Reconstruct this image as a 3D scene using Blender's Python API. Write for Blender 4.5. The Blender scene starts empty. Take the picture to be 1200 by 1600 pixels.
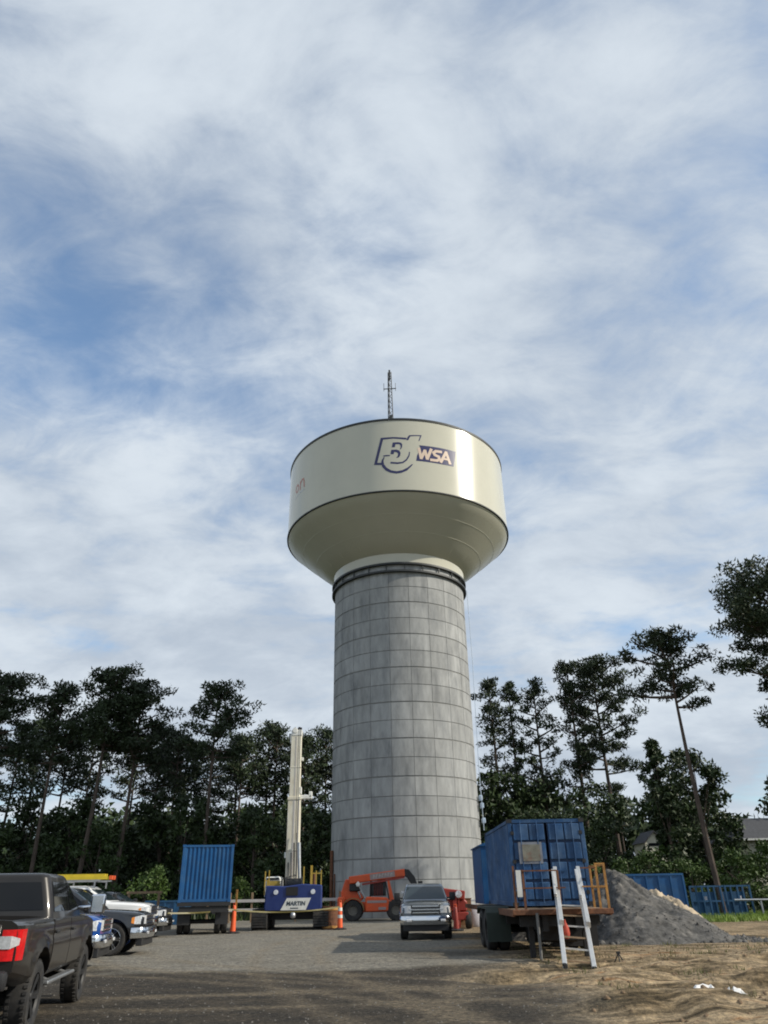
import bpy, bmesh, math, random
import numpy as np
from mathutils import Vector, Matrix
PI = math.pi
R_ = math.radians
scene = bpy.context.scene
col = scene.collection

# ------------------------------------------------------------------ camera
cam_d = bpy.data.cameras.new("camera")
cam = bpy.data.objects.new("camera", cam_d)
col.objects.link(cam)
pitch, roll = R_(27.8), -0.0183
r0 = Vector((1, 0, 0)); u0 = Vector((0, -math.sin(pitch), math.cos(pitch))); f0 = Vector((0, math.cos(pitch), math.sin(pitch)))
rt = math.cos(roll) * r0 + math.sin(roll) * u0
up = -math.sin(roll) * r0 + math.cos(roll) * u0
m3 = Matrix((rt, up, -f0)).transposed()
cam.matrix_world = Matrix.Translation((0, 0, 1.6)) @ m3.to_4x4()
cam_d.sensor_fit = 'VERTICAL'
cam_d.sensor_height = 36.0
cam_d.sensor_width = 27.0
cam_d.lens = 1130.0 / 1600.0 * 36.0
cam_d.clip_start = 0.1
cam_d.clip_end = 6000
scene.camera = cam

# ------------------------------------------------------------------ world, sun, exposure
SUN_EL, SUN_AZ = R_(32), R_(103.2)          # azimuth clockwise from +Y
sun_dir = Vector((math.sin(SUN_AZ) * math.cos(SUN_EL), math.cos(SUN_AZ) * math.cos(SUN_EL), math.sin(SUN_EL)))
world = bpy.data.worlds.new("World")
scene.world = world
world.use_nodes = True
wn, wl = world.node_tree.nodes, world.node_tree.links
wn.clear()


def N(nodes, t, **kw):
    n = nodes.new(t)
    for k, v in kw.items():
        if k == 'i':
            for a, b in v.items():
                n.inputs[a].default_value = b
        else:
            setattr(n, k, v)
    return n


out = N(wn, 'ShaderNodeOutputWorld')
bg = N(wn, 'ShaderNodeBackground', i={'Strength': 0.15})
sky = N(wn, 'ShaderNodeTexSky', sky_type='NISHITA', sun_disc=False, sun_elevation=SUN_EL, sun_rotation=SUN_AZ,
        air_density=1.0, dust_density=1.3, ozone_density=1.6)
tc = N(wn, 'ShaderNodeTexCoord')
sep = N(wn, 'ShaderNodeSeparateXYZ')
wl.new(tc.outputs['Generated'], sep.inputs[0])


def wmath(op, a, b=None, clamp=False):
    n = N(wn, 'ShaderNodeMath', operation=op, use_clamp=clamp)
    for k, v in enumerate((a, b)):
        if v is None:
            continue
        if isinstance(v, (int, float)):
            n.inputs[k].default_value = v
        else:
            wl.new(v, n.inputs[k])
    return n.outputs[0]


zc = wmath('MAXIMUM', sep.outputs[2], 0.0)
den = wmath('ADD', zc, 0.30)
px = wmath('DIVIDE', sep.outputs[0], den)
py = wmath('DIVIDE', sep.outputs[1], den)
comb = N(wn, 'ShaderNodeCombineXYZ')
wl.new(px, comb.inputs[0]); wl.new(py, comb.inputs[1])


def wnoise(scale, detail, rough, dist, loc=(0, 0, 0), rot=0.0, sc=(1, 1, 1)):
    mp = N(wn, 'ShaderNodeMapping')
    mp.inputs['Location'].default_value = loc
    mp.inputs['Rotation'].default_value = (0, 0, rot)
    mp.inputs['Scale'].default_value = sc
    wl.new(comb.outputs[0], mp.inputs[0])
    n = N(wn, 'ShaderNodeTexNoise', i={'Scale': scale, 'Detail': detail, 'Roughness': rough, 'Distortion': dist})
    wl.new(mp.outputs[0], n.inputs['Vector'])
    return n.outputs[0]


def wrange(v, a, b, c, d, smooth=True):
    n = N(wn, 'ShaderNodeMapRange', interpolation_type='SMOOTHSTEP' if smooth else 'LINEAR')
    for k, x in zip(('From Min', 'From Max', 'To Min', 'To Max'), (a, b, c, d)):
        n.inputs[k].default_value = x
    wl.new(v, n.inputs['Value'])
    return n.outputs[0]


def wpatch(c, s, r_in, r_out):
    """1 inside a soft ellipsoidal region of directions round c, 0 outside."""
    sb = N(wn, 'ShaderNodeVectorMath', operation='SUBTRACT')
    wl.new(tc.outputs['Generated'], sb.inputs[0]); sb.inputs[1].default_value = c
    ml = N(wn, 'ShaderNodeVectorMath', operation='MULTIPLY')
    wl.new(sb.outputs[0], ml.inputs[0]); ml.inputs[1].default_value = s
    ln = N(wn, 'ShaderNodeVectorMath', operation='LENGTH')
    wl.new(ml.outputs[0], ln.inputs[0])
    return wrange(ln.outputs['Value'], r_in, r_out, 1, 0)


big = wnoise(1.5, 5, 0.5, 0.25, (3.1, 1.7, 0))
mid = wnoise(3.2, 10, 0.57, 0.28, (0.4, 5.2, 0), 0.6, (0.85, 1.0, 1))
fine = wnoise(10.0, 9, 0.63, 0.45, (2.0, 0.3, 0), 0.5, (0.65, 1.0, 1))
mpb = N(wn, 'ShaderNodeMapping'); mpb.inputs['Scale'].default_value = (1.7, 1.7, 9.0); mpb.inputs['Location'].default_value = (0.3, 1.1, 0.4)
wl.new(tc.outputs['Generated'], mpb.inputs[0])
bnk = N(wn, 'ShaderNodeTexNoise', i={'Scale': 1.6, 'Detail': 7, 'Roughness': 0.55, 'Distortion': 0.3})
wl.new(mpb.outputs[0], bnk.inputs['Vector'])
lowm = wrange(sep.outputs[2], 0.30, 0.56, 1, 0)
dens = wmath('ADD', wmath('MULTIPLY', big, 0.55), wmath('ADD', wmath('MULTIPLY', mid, 0.62), wmath('MULTIPLY', fine, 0.42)))
dens = wmath('ADD', dens, wmath('MULTIPLY', lowm, wmath('MULTIPLY', wmath('SUBTRACT', bnk.outputs[0], 0.46), 1.1)))
PATCHES = [((-0.33, 0.72, 0.60), (1.0, 1.0, 3.4), 0.0, 0.52, 0.25),
           ((0.00, 0.66, 0.75), (2.0, 1.5, 2.0), 0.02, 0.30, 0.14),
           ((0.44, 0.85, 0.29), (1.2, 1.0, 3.6), 0.02, 0.30, 0.16),
           ((-0.44, 0.86, 0.28), (1.3, 1.0, 4.5), 0.02, 0.25, 0.14),
           ((0.16, 0.86, 0.48), (2.2, 1.0, 2.5), 0.02, 0.30, 0.08)]
for c, s, a, b, k in PATCHES:
    dens = wmath('SUBTRACT', dens, wmath('MULTIPLY', wpatch(c, s, a, b), k))
cover = wrange(dens, 0.44, 0.86, 0.12, 0.99)
tone = wrange(wmath('ADD', wmath('MULTIPLY', mid, 0.6), wmath('ADD', wmath('MULTIPLY', big, 0.25), wmath('MULTIPLY', fine, 0.2))), 0.41, 0.67, 0, 1)
ccol = N(wn, 'ShaderNodeMix', data_type='RGBA')
wl.new(tone, ccol.inputs[0])
ccol.inputs[6].default_value = (3.20, 3.68, 4.32, 1)
ccol.inputs[7].default_value = (4.75, 5.22, 5.70, 1)
skyt = N(wn, 'ShaderNodeMix', data_type='RGBA', blend_type='MULTIPLY')
skyt.inputs[0].default_value = 1.0
wl.new(sky.outputs[0], skyt.inputs[6])
skyt.inputs[7].default_value = (1.02, 1.26, 1.36, 1)
cm = N(wn, 'ShaderNodeMix', data_type='RGBA')
wl.new(cover, cm.inputs[0]); wl.new(skyt.outputs[2], cm.inputs[6]); wl.new(ccol.outputs[2], cm.inputs[7])
wl.new(cm.outputs[2], bg.inputs['Color'])
wl.new(bg.outputs[0], out.inputs['Surface'])

sun_d = bpy.data.lights.new("sun", 'SUN')
sun_d.energy = 4.2
sun_d.angle = R_(0.53)
sun_d.color = (1.0, 0.93, 0.80)
sun = bpy.data.objects.new("sun", sun_d)
sun.rotation_euler = (-sun_dir).to_track_quat('-Z', 'Y').to_euler()
sun.location = sun_dir * 300
col.objects.link(sun)

scene.view_settings.view_transform = 'Standard'
scene.view_settings.look = 'None'
scene.view_settings.exposure = 0.0
scene.view_settings.gamma = 1.0
scene.view_settings.use_curve_mapping = False
scene.render.engine = 'CYCLES'
scene.cycles.filter_width = 1.9
scene.cycles.max_bounces = 8

# ------------------------------------------------------------------ materials
def mat(name, c, rough=0.6, metal=0.0, var=0.18, scale=3.0, bump=0.0, bscale=40.0, coat=0.0, rand=0.0, dirt=None, dscale=1.5, damt=0.5, spec=0.5, sc=(1, 1, 1)):
    m = bpy.data.materials.new(name)
    m.use_nodes = True
    nt = m.node_tree; nd, ln = nt.nodes, nt.links
    b = nd['Principled BSDF']
    b.inputs['Roughness'].default_value = rough
    b.inputs['Metallic'].default_value = metal
    b.inputs['Coat Weight'].default_value = coat
    b.inputs['Coat Roughness'].default_value = 0.06
    b.inputs['Specular IOR Level'].default_value = spec
    g = nd.new('ShaderNodeNewGeometry')
    mp = nd.new('ShaderNodeMapping'); mp.inputs['Scale'].default_value = sc
    ln.new(g.outputs['Position'], mp.inputs[0])
    nz = N(nd, 'ShaderNodeTexNoise', i={'Scale': scale, 'Detail': 6, 'Roughness': 0.6})
    ln.new(mp.outputs[0], nz.inputs['Vector'])
    rg = N(nd, 'ShaderNodeMapRange', i={'From Min': 0.3, 'From Max': 0.7, 'To Min': 1 - var, 'To Max': 1 + var})
    ln.new(nz.outputs[0], rg.inputs['Value'])
    val = rg.outputs[0]
    if rand:
        oi = nd.new('ShaderNodeObjectInfo')
        r2 = N(nd, 'ShaderNodeMapRange', i={'To Min': 1 - rand, 'To Max': 1 + rand})
        ln.new(oi.outputs['Random'], r2.inputs['Value'])
        mm = N(nd, 'ShaderNodeMath', operation='MULTIPLY')
        ln.new(val, mm.inputs[0]); ln.new(r2.outputs[0], mm.inputs[1]); val = mm.outputs[0]
    base = N(nd, 'ShaderNodeMix', data_type='RGBA')
    base.inputs[0].default_value = 0
    base.inputs[6].default_value = (*c, 1); base.inputs[7].default_value = (*(dirt or c), 1)
    if dirt:
        n2 = N(nd, 'ShaderNodeTexNoise', i={'Scale': dscale, 'Detail': 7, 'Roughness': 0.65})
        ln.new(mp.outputs[0], n2.inputs['Vector'])
        r3 = N(nd, 'ShaderNodeMapRange', i={'From Min': 0.45, 'From Max': 0.72, 'To Min': 0, 'To Max': damt})
        ln.new(n2.outputs[0], r3.inputs['Value']); ln.new(r3.outputs[0], base.inputs[0])
    mul = N(nd, 'ShaderNodeVectorMath', operation='SCALE')
    ln.new(base.outputs[2], mul.inputs[0]); ln.new(val, mul.inputs['Scale'])
    ln.new(mul.outputs[0], b.inputs['Base Color'])
    if bump:
        n3 = N(nd, 'ShaderNodeTexNoise', i={'Scale': bscale, 'Detail': 5, 'Roughness': 0.6})
        ln.new(g.outputs['Position'], n3.inputs['Vector'])
        bp = N(nd, 'ShaderNodeBump', i={'Strength': bump, 'Distance': 0.02})
        ln.new(n3.outputs[0], bp.inputs['Height']); ln.new(bp.outputs[0], b.inputs['Normal'])
    return m


M = {}
M['tank'] = mat('tank_paint', (0.585, 0.565, 0.46), 0.19, var=0.03, scale=0.4, coat=0.0, dirt=(0.54, 0.52, 0.42), dscale=0.35, damt=0.25, spec=0.6)
M['tank_under'] = mat('tank_cone_paint', (0.585, 0.57, 0.465), 0.33, var=0.03, scale=0.4, dirt=(0.52, 0.50, 0.40), dscale=0.3, damt=0.3)
M['rim'] = mat('rim_dark', (0.03, 0.034, 0.036), 0.55)
M['navy'] = mat('navy_paint', (0.028, 0.03, 0.11), 0.4, var=0.05)
M['logo_cream'] = mat('logo_cream_paint', (0.74, 0.58, 0.46), 0.4, var=0.03)
M['script'] = mat('script_paint', (0.52, 0.20, 0.15), 0.4, var=0.05)
M['conc'] = mat('concrete', (0.335, 0.34, 0.335), 0.85, var=0.20, scale=0.9, bump=0.25, bscale=6, rand=0.085, dirt=(0.19, 0.198, 0.205), dscale=0.5, damt=0.85, sc=(2.0, 2.0, 0.6))
M['joint'] = mat('concrete_joint', (0.235, 0.237, 0.23), 0.9)
M['steel'] = mat('galvanised', (0.42, 0.43, 0.44), 0.42, 0.8, var=0.15)
M['alu'] = mat('aluminium', (0.62, 0.62, 0.61), 0.38, 0.55, var=0.15, scale=6, dirt=(0.42, 0.38, 0.32), dscale=3, damt=0.5)
M['black'] = mat('black_metal', (0.018, 0.018, 0.019), 0.55)
M['rubber'] = mat('rubber', (0.022, 0.022, 0.023), 0.85, var=0.3, scale=9, dirt=(0.10, 0.085, 0.065), dscale=3, damt=0.45)
M['chrome'] = mat('chrome', (0.72, 0.73, 0.75), 0.12, 1.0, var=0.04)
M['glass'] = mat('tinted_glass', (0.008, 0.009, 0.011), 0.04, var=0.02, spec=0.3)
M['glass_blue'] = mat('clear_windscreen', (0.022, 0.034, 0.042), 0.05, var=0.05, spec=0.5)
M['lens'] = mat('lamp_lens', (0.75, 0.76, 0.78), 0.12, 0.4, var=0.25, scale=20)
M['red_lens'] = mat('red_lens', (0.62, 0.012, 0.015), 0.12, var=0.2, scale=20, coat=0.6)
M['amber'] = mat('amber_lens', (0.75, 0.25, 0.03), 0.2)
M['p_bronze'] = mat('bronze_car_paint', (0.020, 0.017, 0.0145), 0.34, 0.2, var=0.05, coat=0.55, spec=0.35)
M['p_blue'] = mat('blue_car_paint', (0.012, 0.085, 0.36), 0.28, 0.25, var=0.05, coat=1.0)
M['p_black'] = mat('black_car_paint', (0.012, 0.013, 0.016), 0.25, 0.1, var=0.05, coat=1.0)
M['p_white'] = mat('white_car_paint', (0.80, 0.80, 0.79), 0.3, var=0.03, coat=0.8)
M['p_dark'] = mat('charcoal_car_paint', (0.030, 0.034, 0.045), 0.25, 0.35, var=0.05, coat=1.0)
M['p_silver'] = mat('silver_car_paint', (0.17, 0.195, 0.23), 0.26, 0.6, var=0.04, coat=1.0)
M['cont'] = mat('blue_container_paint', (0.006, 0.075, 0.215), 0.45, var=0.15, scale=1.2, dirt=(0.035, 0.10, 0.20), dscale=2.2, damt=0.7, bump=0.06, bscale=9)
M['cont_old'] = mat('worn_container_paint', (0.009, 0.060, 0.165), 0.5, var=0.30, scale=1.8, dirt=(0.10, 0.18, 0.30), dscale=1.5, damt=0.75, bump=0.08, bscale=9)
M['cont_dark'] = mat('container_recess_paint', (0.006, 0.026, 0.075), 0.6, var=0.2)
M['rust'] = mat('rusty_steel', (0.13, 0.055, 0.028), 0.8, var=0.3, scale=8, dirt=(0.26, 0.11, 0.05), dscale=5, damt=0.7, bump=0.2)
M['rust_yellow'] = mat('rusty_yellow_paint', (0.42, 0.21, 0.05), 0.65, var=0.25, scale=6, dirt=(0.17, 0.07, 0.03), dscale=5, damt=0.8)
M['yellow'] = mat('yellow_paint', (0.42, 0.29, 0.045), 0.5, var=0.15, dirt=(0.35, 0.25, 0.08), damt=0.5)
M['ladder_yellow'] = mat('ladder_yellow', (0.62, 0.47, 0.03), 0.5, var=0.12)
M['rig_blue'] = mat('rig_blue_paint', (0.010, 0.026, 0.135), 0.42, var=0.12, dirt=(0.03, 0.05, 0.13), damt=0.4)
M['white'] = mat('white_paint', (0.70, 0.70, 0.66), 0.5, var=0.08, dirt=(0.45, 0.42, 0.34), dscale=2, damt=0.4)
M['boom'] = mat('cream_boom_paint', (0.66, 0.63, 0.52), 0.5, var=0.1, scale=4, dirt=(0.42, 0.29, 0.14), dscale=2.2, damt=0.55, sc=(1, 1, 0.35))
M['letter'] = mat('sign_letter_ink', (0.03, 0.045, 0.06), 0.5)
M['orange'] = mat('orange_machine_paint', (0.62, 0.085, 0.018), 0.42, var=0.12, dirt=(0.35, 0.09, 0.04), dscale=2, damt=0.5)
M['red'] = mat('red_machine_paint', (0.27, 0.03, 0.02), 0.5, var=0.15, dirt=(0.14, 0.03, 0.02), damt=0.5)
M['cone'] = mat('cone_orange', (0.78, 0.115, 0.03), 0.55, var=0.08)
M['tape'] = mat('caution_tape', (0.17, 0.145, 0.05), 0.5, var=0.2)
M['grey_decal'] = mat('grey_decal', (0.30, 0.24, 0.23), 0.6, var=0.1)
M['pale_decal'] = mat('pale_decal', (0.45, 0.42, 0.40), 0.6, var=0.1)
M['wood'] = mat('weathered_wood', (0.24, 0.16, 0.095), 0.8, var=0.25, scale=8, bump=0.1, sc=(1, 1, 0.2))
M['crate'] = mat('brown_plywood', (0.20, 0.105, 0.05), 0.8, var=0.25, scale=3)
M['tote'] = mat('tote_plastic', (0.42, 0.41, 0.45), 0.5, var=0.15)
M['pile'] = mat('crushed_stone', (0.072, 0.069, 0.065), 0.95, var=0.6, scale=5, bump=1.0, bscale=12, dirt=(0.20, 0.185, 0.165), dscale=2.0, damt=0.7)
M['sandpile'] = mat('pale_sand_lumps', (0.42, 0.34, 0.24), 0.95, var=0.3, scale=3, bump=0.8, bscale=8)
M['bark'] = mat('pine_bark', (0.085, 0.064, 0.052), 0.95, var=0.4, scale=6, bump=0.5, bscale=14, sc=(1, 1, 0.25))
M['needle'] = mat('pine_needles', (0.030, 0.046, 0.020), 0.62, var=0.45, scale=0.8, rand=0.2, spec=0.3)
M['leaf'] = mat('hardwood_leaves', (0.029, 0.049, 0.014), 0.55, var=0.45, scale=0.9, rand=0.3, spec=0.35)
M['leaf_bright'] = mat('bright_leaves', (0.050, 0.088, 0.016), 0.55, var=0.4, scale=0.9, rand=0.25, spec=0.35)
M['grass'] = mat('grass_blades', (0.16, 0.24, 0.03), 0.6, var=0.4, scale=0.7)
M['weed'] = mat('dry_weeds', (0.11, 0.115, 0.035), 0.7, var=0.4, scale=2)
M['stone'] = mat('gravel_stones', (0.15, 0.14, 0.125), 0.9, var=0.5, scale=12)
M['clod'] = mat('soil_clods', (0.17, 0.115, 0.068), 0.95, var=0.5, scale=3)
M['shingle'] = mat('roof_shingles', (0.055, 0.056, 0.062), 0.9, var=0.3, scale=5)
M['siding'] = mat('pale_siding', (0.62, 0.59, 0.47), 0.7, var=0.06)
M['litter'] = mat('white_scrap', (0.72, 0.71, 0.70), 0.7, var=0.1)
M['bluegrey'] = mat('pale_blue_fitting', (0.45, 0.55, 0.68), 0.5)
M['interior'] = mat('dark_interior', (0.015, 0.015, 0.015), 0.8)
M['bin'] = mat('blue_steel_bin', (0.012, 0.075, 0.17), 0.55, var=0.2, dirt=(0.02, 0.05, 0.09), damt=0.5)
M['sign_patch'] = mat('peeling_notice', (0.19, 0.185, 0.15), 0.7, var=0.3, scale=5, dirt=(0.17, 0.055, 0.025), dscale=3.2, damt=1.0)

# ------------------------------------------------------------------ mesh helpers
class MB:
    def __init__(s):
        s.v = []; s.f = []

    def add(s, vs, fs):
        o = len(s.v)
        s.v += [(float(p[0]), float(p[1]), float(p[2])) for p in vs]
        s.f += [tuple(i + o for i in q) for q in fs]
        return s

    def box(s, c, d, rot=None):
        x, y, z = d[0] / 2, d[1] / 2, d[2] / 2
        vs = [Vector(p) for p in ((-x, -y, -z), (x, -y, -z), (x, y, -z), (-x, y, -z), (-x, -y, z), (x, -y, z), (x, y, z), (-x, y, z))]
        if rot is not None:
            vs = [rot @ p for p in vs]
        c = Vector(c)
        return s.add([p + c for p in vs], [(0, 3, 2, 1), (4, 5, 6, 7), (0, 1, 5, 4), (1, 2, 6, 5), (2, 3, 7, 6), (3, 0, 4, 7)])

    def bar(s, a, b, w, h=None):
        a, b = Vector(a), Vector(b); d = b - a; L = d.length
        q = d.to_track_quat('X', 'Z').to_matrix()
        return s.box((a + b) / 2, (L, w, h or w), q)

    def tube(s, pts, r, n=8, cap=True):
        pts = [Vector(p) for p in pts]
        rs = r if isinstance(r, (list, tuple)) else [r] * len(pts)
        vs, fs = [], []
        for i, p in enumerate(pts):
            d = (pts[min(i + 1, len(pts) - 1)] - pts[max(i - 1, 0)]).normalized()
            ref = Vector((0, 0, 1)) if abs(d.z) < 0.9 else Vector((1, 0, 0))
            a = d.cross(ref).normalized(); b = d.cross(a)
            for k in range(n):
                t = 2 * PI * k / n
                vs.append(p + (a * math.cos(t) + b * math.sin(t)) * rs[i])
        for i in range(len(pts) - 1):
            for k in range(n):
                k2 = (k + 1) % n
                fs.append((i * n + k, i * n + k2, (i + 1) * n + k2, (i + 1) * n + k))
        if cap:
            fs.append(tuple(range(n - 1, -1, -1))); fs.append(tuple((len(pts) - 1) * n + k for k in range(n)))
        return s.add(vs, fs)

    def cyl(s, a, b, r, n=16):
        return s.tube([a, b], r, n)

    def lathe(s, prof, n=32, axis='z', a0=0.0, a1=2 * PI, c=(0, 0, 0), close=False):
        full = abs(a1 - a0 - 2 * PI) < 1e-6
        m = n if full else n + 1
        vs, fs = [], []
        for k in range(m):
            t = a0 + (a1 - a0) * k / n
            for (r, h) in prof:
                if axis == 'z':
                    vs.append((c[0] + r * math.cos(t), c[1] + r * math.sin(t), c[2] + h))
                else:
                    vs.append((c[0] + r * math.cos(t), c[1] + h, c[2] + r * math.sin(t)))
        P = len(prof)
        for k in range(n):
            k2 = (k + 1) % m
            for j in range(P if close else P - 1):
                j2 = (j + 1) % P
                fs.append((k * P + j, k2 * P + j, k2 * P + j2, k * P + j2))
        return s.add(vs, fs)

    def prism(s, poly, a, b, axis='y'):
        """poly of 2D points extruded between a and b along axis (poly in the other two axes)."""
        n = len(poly)
        def P(u, v, w):
            return (u, w, v) if axis == 'y' else ((w, u, v) if axis == 'x' else (u, v, w))
        vs = [P(u, v, a) for u, v in poly] + [P(u, v, b) for u, v in poly]
        fs = [tuple(range(n)), tuple(range(2 * n - 1, n - 1, -1))] + [(i, i + n, (i + 1) % n + n, (i + 1) % n) for i in range(n)]
        return s.add(vs, fs)

    def mesh(s, name, m, smooth=False, bevel=0.0, segs=1, fix=True):
        me = bpy.data.meshes.new(name)
        me.from_pydata(s.v, [], s.f)
        if fix or bevel:
            bm = bmesh.new(); bm.from_mesh(me)
            bmesh.ops.recalc_face_normals(bm, faces=bm.faces)
            if bevel:
                es = [e for e in bm.edges if len(e.link_faces) == 2 and e.calc_face_angle(0) > 0.6]
                bmesh.ops.bevel(bm, geom=es, offset=bevel, segments=segs, profile=0.5, affect='EDGES', clamp_overlap=True)
            bm.to_mesh(me); bm.free()
        if smooth:
            me.polygons.foreach_set('use_smooth', [True] * len(me.polygons))
            me.set_sharp_from_angle(angle=R_(38))
        if m:
            me.materials.append(m)
        return me


def obj(name, me, parent=None, loc=(0, 0, 0), rot=(0, 0, 0), kind=None):
    o = bpy.data.objects.new(name, me)
    o.location = loc; o.rotation_euler = rot
    if parent is not None:
        o.parent = parent
    if kind:
        o['kind'] = kind
    col.objects.link(o)
    return o


def part(name, mb, m, parent, smooth=False, bevel=0.0, segs=1, loc=(0, 0, 0), rot=(0, 0, 0), label=None, kind=None):
    o = obj(name, mb.mesh(name, m, smooth, bevel, segs), parent, loc, rot, kind)
    if label:
        o['label'] = label
    return o


def tag(o, label, cat, group=None):
    o['label'] = label; o['category'] = cat
    if group:
        o['group'] = group
    return o


def thing(name, label, cat, loc=(0, 0, 0), rz=0.0, group=None):
    o = obj(name, None, None, loc, (0, 0, rz))
    o.empty_display_size = 0.3
    return tag(o, label, cat, group)


def np_mesh(name, V, F, m, smooth=False):
    """V (n,3), F (k,3 or 4) numpy arrays."""
    me = bpy.data.meshes.new(name)
    k = F.shape[1]
    me.vertices.add(len(V)); me.vertices.foreach_set('co', np.asarray(V, np.float32).ravel())
    me.loops.add(F.size); me.loops.foreach_set('vertex_index', np.asarray(F, np.int32).ravel())
    me.polygons.add(len(F)); me.polygons.foreach_set('loop_start', np.arange(0, F.size, k, dtype=np.int32))
    me.polygons.foreach_set('loop_total', np.full(len(F), k, np.int32))
    if smooth:
        me.polygons.foreach_set('use_smooth', np.ones(len(F), bool))
    me.update(calc_edges=True)
    me.validate()
    if m:
        me.materials.append(m)
    return me


def copy_tree(o, parent=None):
    c = o.copy(); col.objects.link(c); c.parent = parent
    for ch in list(o.children):
        copy_tree(ch, c)
    return c


# ------------------------------------------------------------------ ground
def _hash(ix, iy, seed):
    h = (ix.astype(np.int64) * 374761393 + iy.astype(np.int64) * 668265263 + seed * 974711) & 0xffffffff
    h = ((h ^ (h >> 13)) * 1274126177) & 0xffffffff
    return ((h ^ (h >> 16)) & 0xffff) / 65535.0


def vnoise(x, y, seed):
    x = np.asarray(x, float); y = np.asarray(y, float)
    ix, iy = np.floor(x), np.floor(y); fx, fy = x - ix, y - iy
    fx = fx * fx * (3 - 2 * fx); fy = fy * fy * (3 - 2 * fy)
    a = _hash(ix, iy, seed); b = _hash(ix + 1, iy, seed); c = _hash(ix, iy + 1, seed); d = _hash(ix + 1, iy + 1, seed)
    return (a * (1 - fx) + b * fx) * (1 - fy) + (c * (1 - fx) + d * fx) * fy - 0.5


def sstep(a, b, x):
    t = np.clip((x - a) / (b - a), 0, 1)
    return t * t * (3 - 2 * t)


def soil_mask(x, y):
    x = np.asarray(x, float); y = np.asarray(y, float)
    edge = 2.3 + 2.4 * vnoise(x / 2.6, y / 1.3, 5) + 0.02 * (y - 14)
    return sstep(edge - 0.9, edge + 1.3, x) * sstep(60, 40, y)


def gz(x, y):
    x = np.asarray(x, float); y = np.asarray(y, float)
    z = 0.05 * vnoise(x / 6.0, y / 6.0, 1) + 0.022 * vnoise(x / 1.6, y / 1.6, 2) + 0.012 * vnoise(x / 0.5, y / 0.5, 3)
    s = soil_mask(x, y) * sstep(27, 20, y)
    u = x + 0.18 * y
    ruts = 0.50 * vnoise(u / 4.5, y / 1.1, 7) + 0.26 * vnoise(u / 1.8, y / 0.5, 8) + 0.12 * vnoise(x / 0.5, y / 0.3, 9)
    return z + s * ruts


def G(x, y):
    return float(gz(np.array([x]), np.array([y]))[0])


def axis_pts(a, b, step, far, growth=1.18):
    core = np.arange(a, b + step / 2, step)
    hi = []; d = step; v = core[-1]
    while v < far:
        d *= growth; v += d; hi.append(v)
    lo = []; d = step; v = core[0]
    while v > -far:
        d *= growth; v -= d; lo.append(v)
    return np.concatenate([np.array(lo[::-1]), core, np.array(hi)])


gx = axis_pts(-13, 15, 0.13, 2600); gy = axis_pts(8, 42, 0.13, 2600)
X, Y = np.meshgrid(gx, gy)
Zg = gz(X, Y) * (np.hypot(X, Y - 30) < 120)
nv = np.stack([X.ravel(), Y.ravel(), Zg.ravel()], 1)
ny_, nx_ = X.shape
idx = np.arange(nx_ * ny_).reshape(ny_, nx_)
Fq = np.stack([idx[:-1, :-1].ravel(), idx[:-1, 1:].ravel(), idx[1:, 1:].ravel(), idx[1:, :-1].ravel()], 1)
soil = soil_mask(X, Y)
# dark asphalt millings spread over the near end of the lot, tan wheel tracks across it
mill_edge = 21.3 + 2.2 * vnoise(X / 4.0, Y / 4.0, 21) + 0.9 * vnoise(X / 1.2, Y / 1.2, 22) - 0.05 * X
mill = sstep(mill_edge + 0.35, mill_edge - 0.35, Y) * (1 - soil)
shade_band = np.exp(-((Y - 25.0 - 0.10 * X + 1.5 * vnoise(X / 3, Y / 3, 24)) / 1.2) ** 2) * sstep(-1.5, 1.5, X) * (1 - soil) * 0.75  # strip of shade across the lot, painted in as darker ground
mill = np.clip(mill + shade_band, 0, 1)


def track(cx, cy, R, w):
    return np.exp(-((np.hypot(X - cx, Y - cy) - R) / w) ** 2)


trk = 0.75 * track(-16, 3, 19.5, 0.20) + 0.7 * track(-16, 3, 21.2, 0.22) + 0.6 * track(14, 40, 25.5, 0.25) + 0.6 * track(14, 40, 27.3, 0.22) + 0.5 * track(-30, 20, 31.5, 0.3)
trk = trk + 0.75 * track(-5.5, 60, 44.2, 0.2) * (X < 4) + 0.75 * track(-5.5, 60, 46.0, 0.22) * (X < 4) + 0.6 * track(40, 30, 42.5, 0.22) + 0.6 * track(40, 30, 44.3, 0.22) + 0.6 * track(3, -12, 28.6, 0.3)
trk = np.clip(trk * (0.45 + 1.1 * (vnoise(X / 0.9, Y / 0.9, 31) + 0.5)), 0, 1)
veg = np.clip(sstep(20, 30, np.abs(X) - 0.2 * Y) + sstep(-2, -14, Y) + sstep(70, 78, Y) + sstep(38, 52, Y + 4 * vnoise(X / 5, Y / 5, 41)) * sstep(12, 16, X) + sstep(58, 66, Y + 5 * vnoise(X / 6, Y / 6, 42)) + sstep(-15, -20, X + 3 * vnoise(X / 5, Y / 5, 43)) * sstep(30, 40, Y), 0, 1)
gme = np_mesh('ground', nv, Fq, None, True)
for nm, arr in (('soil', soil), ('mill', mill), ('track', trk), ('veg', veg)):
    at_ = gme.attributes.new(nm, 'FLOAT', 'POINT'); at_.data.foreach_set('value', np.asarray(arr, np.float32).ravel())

gm = bpy.data.materials.new('ground_surface'); gm.use_nodes = True
nd, ln = gm.node_tree.nodes, gm.node_tree.links
bs = nd['Principled BSDF']; bs.inputs['Roughness'].default_value = 1.0; bs.inputs['Specular IOR Level'].default_value = 0.2
geo = nd.new('ShaderNodeNewGeometry')


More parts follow.
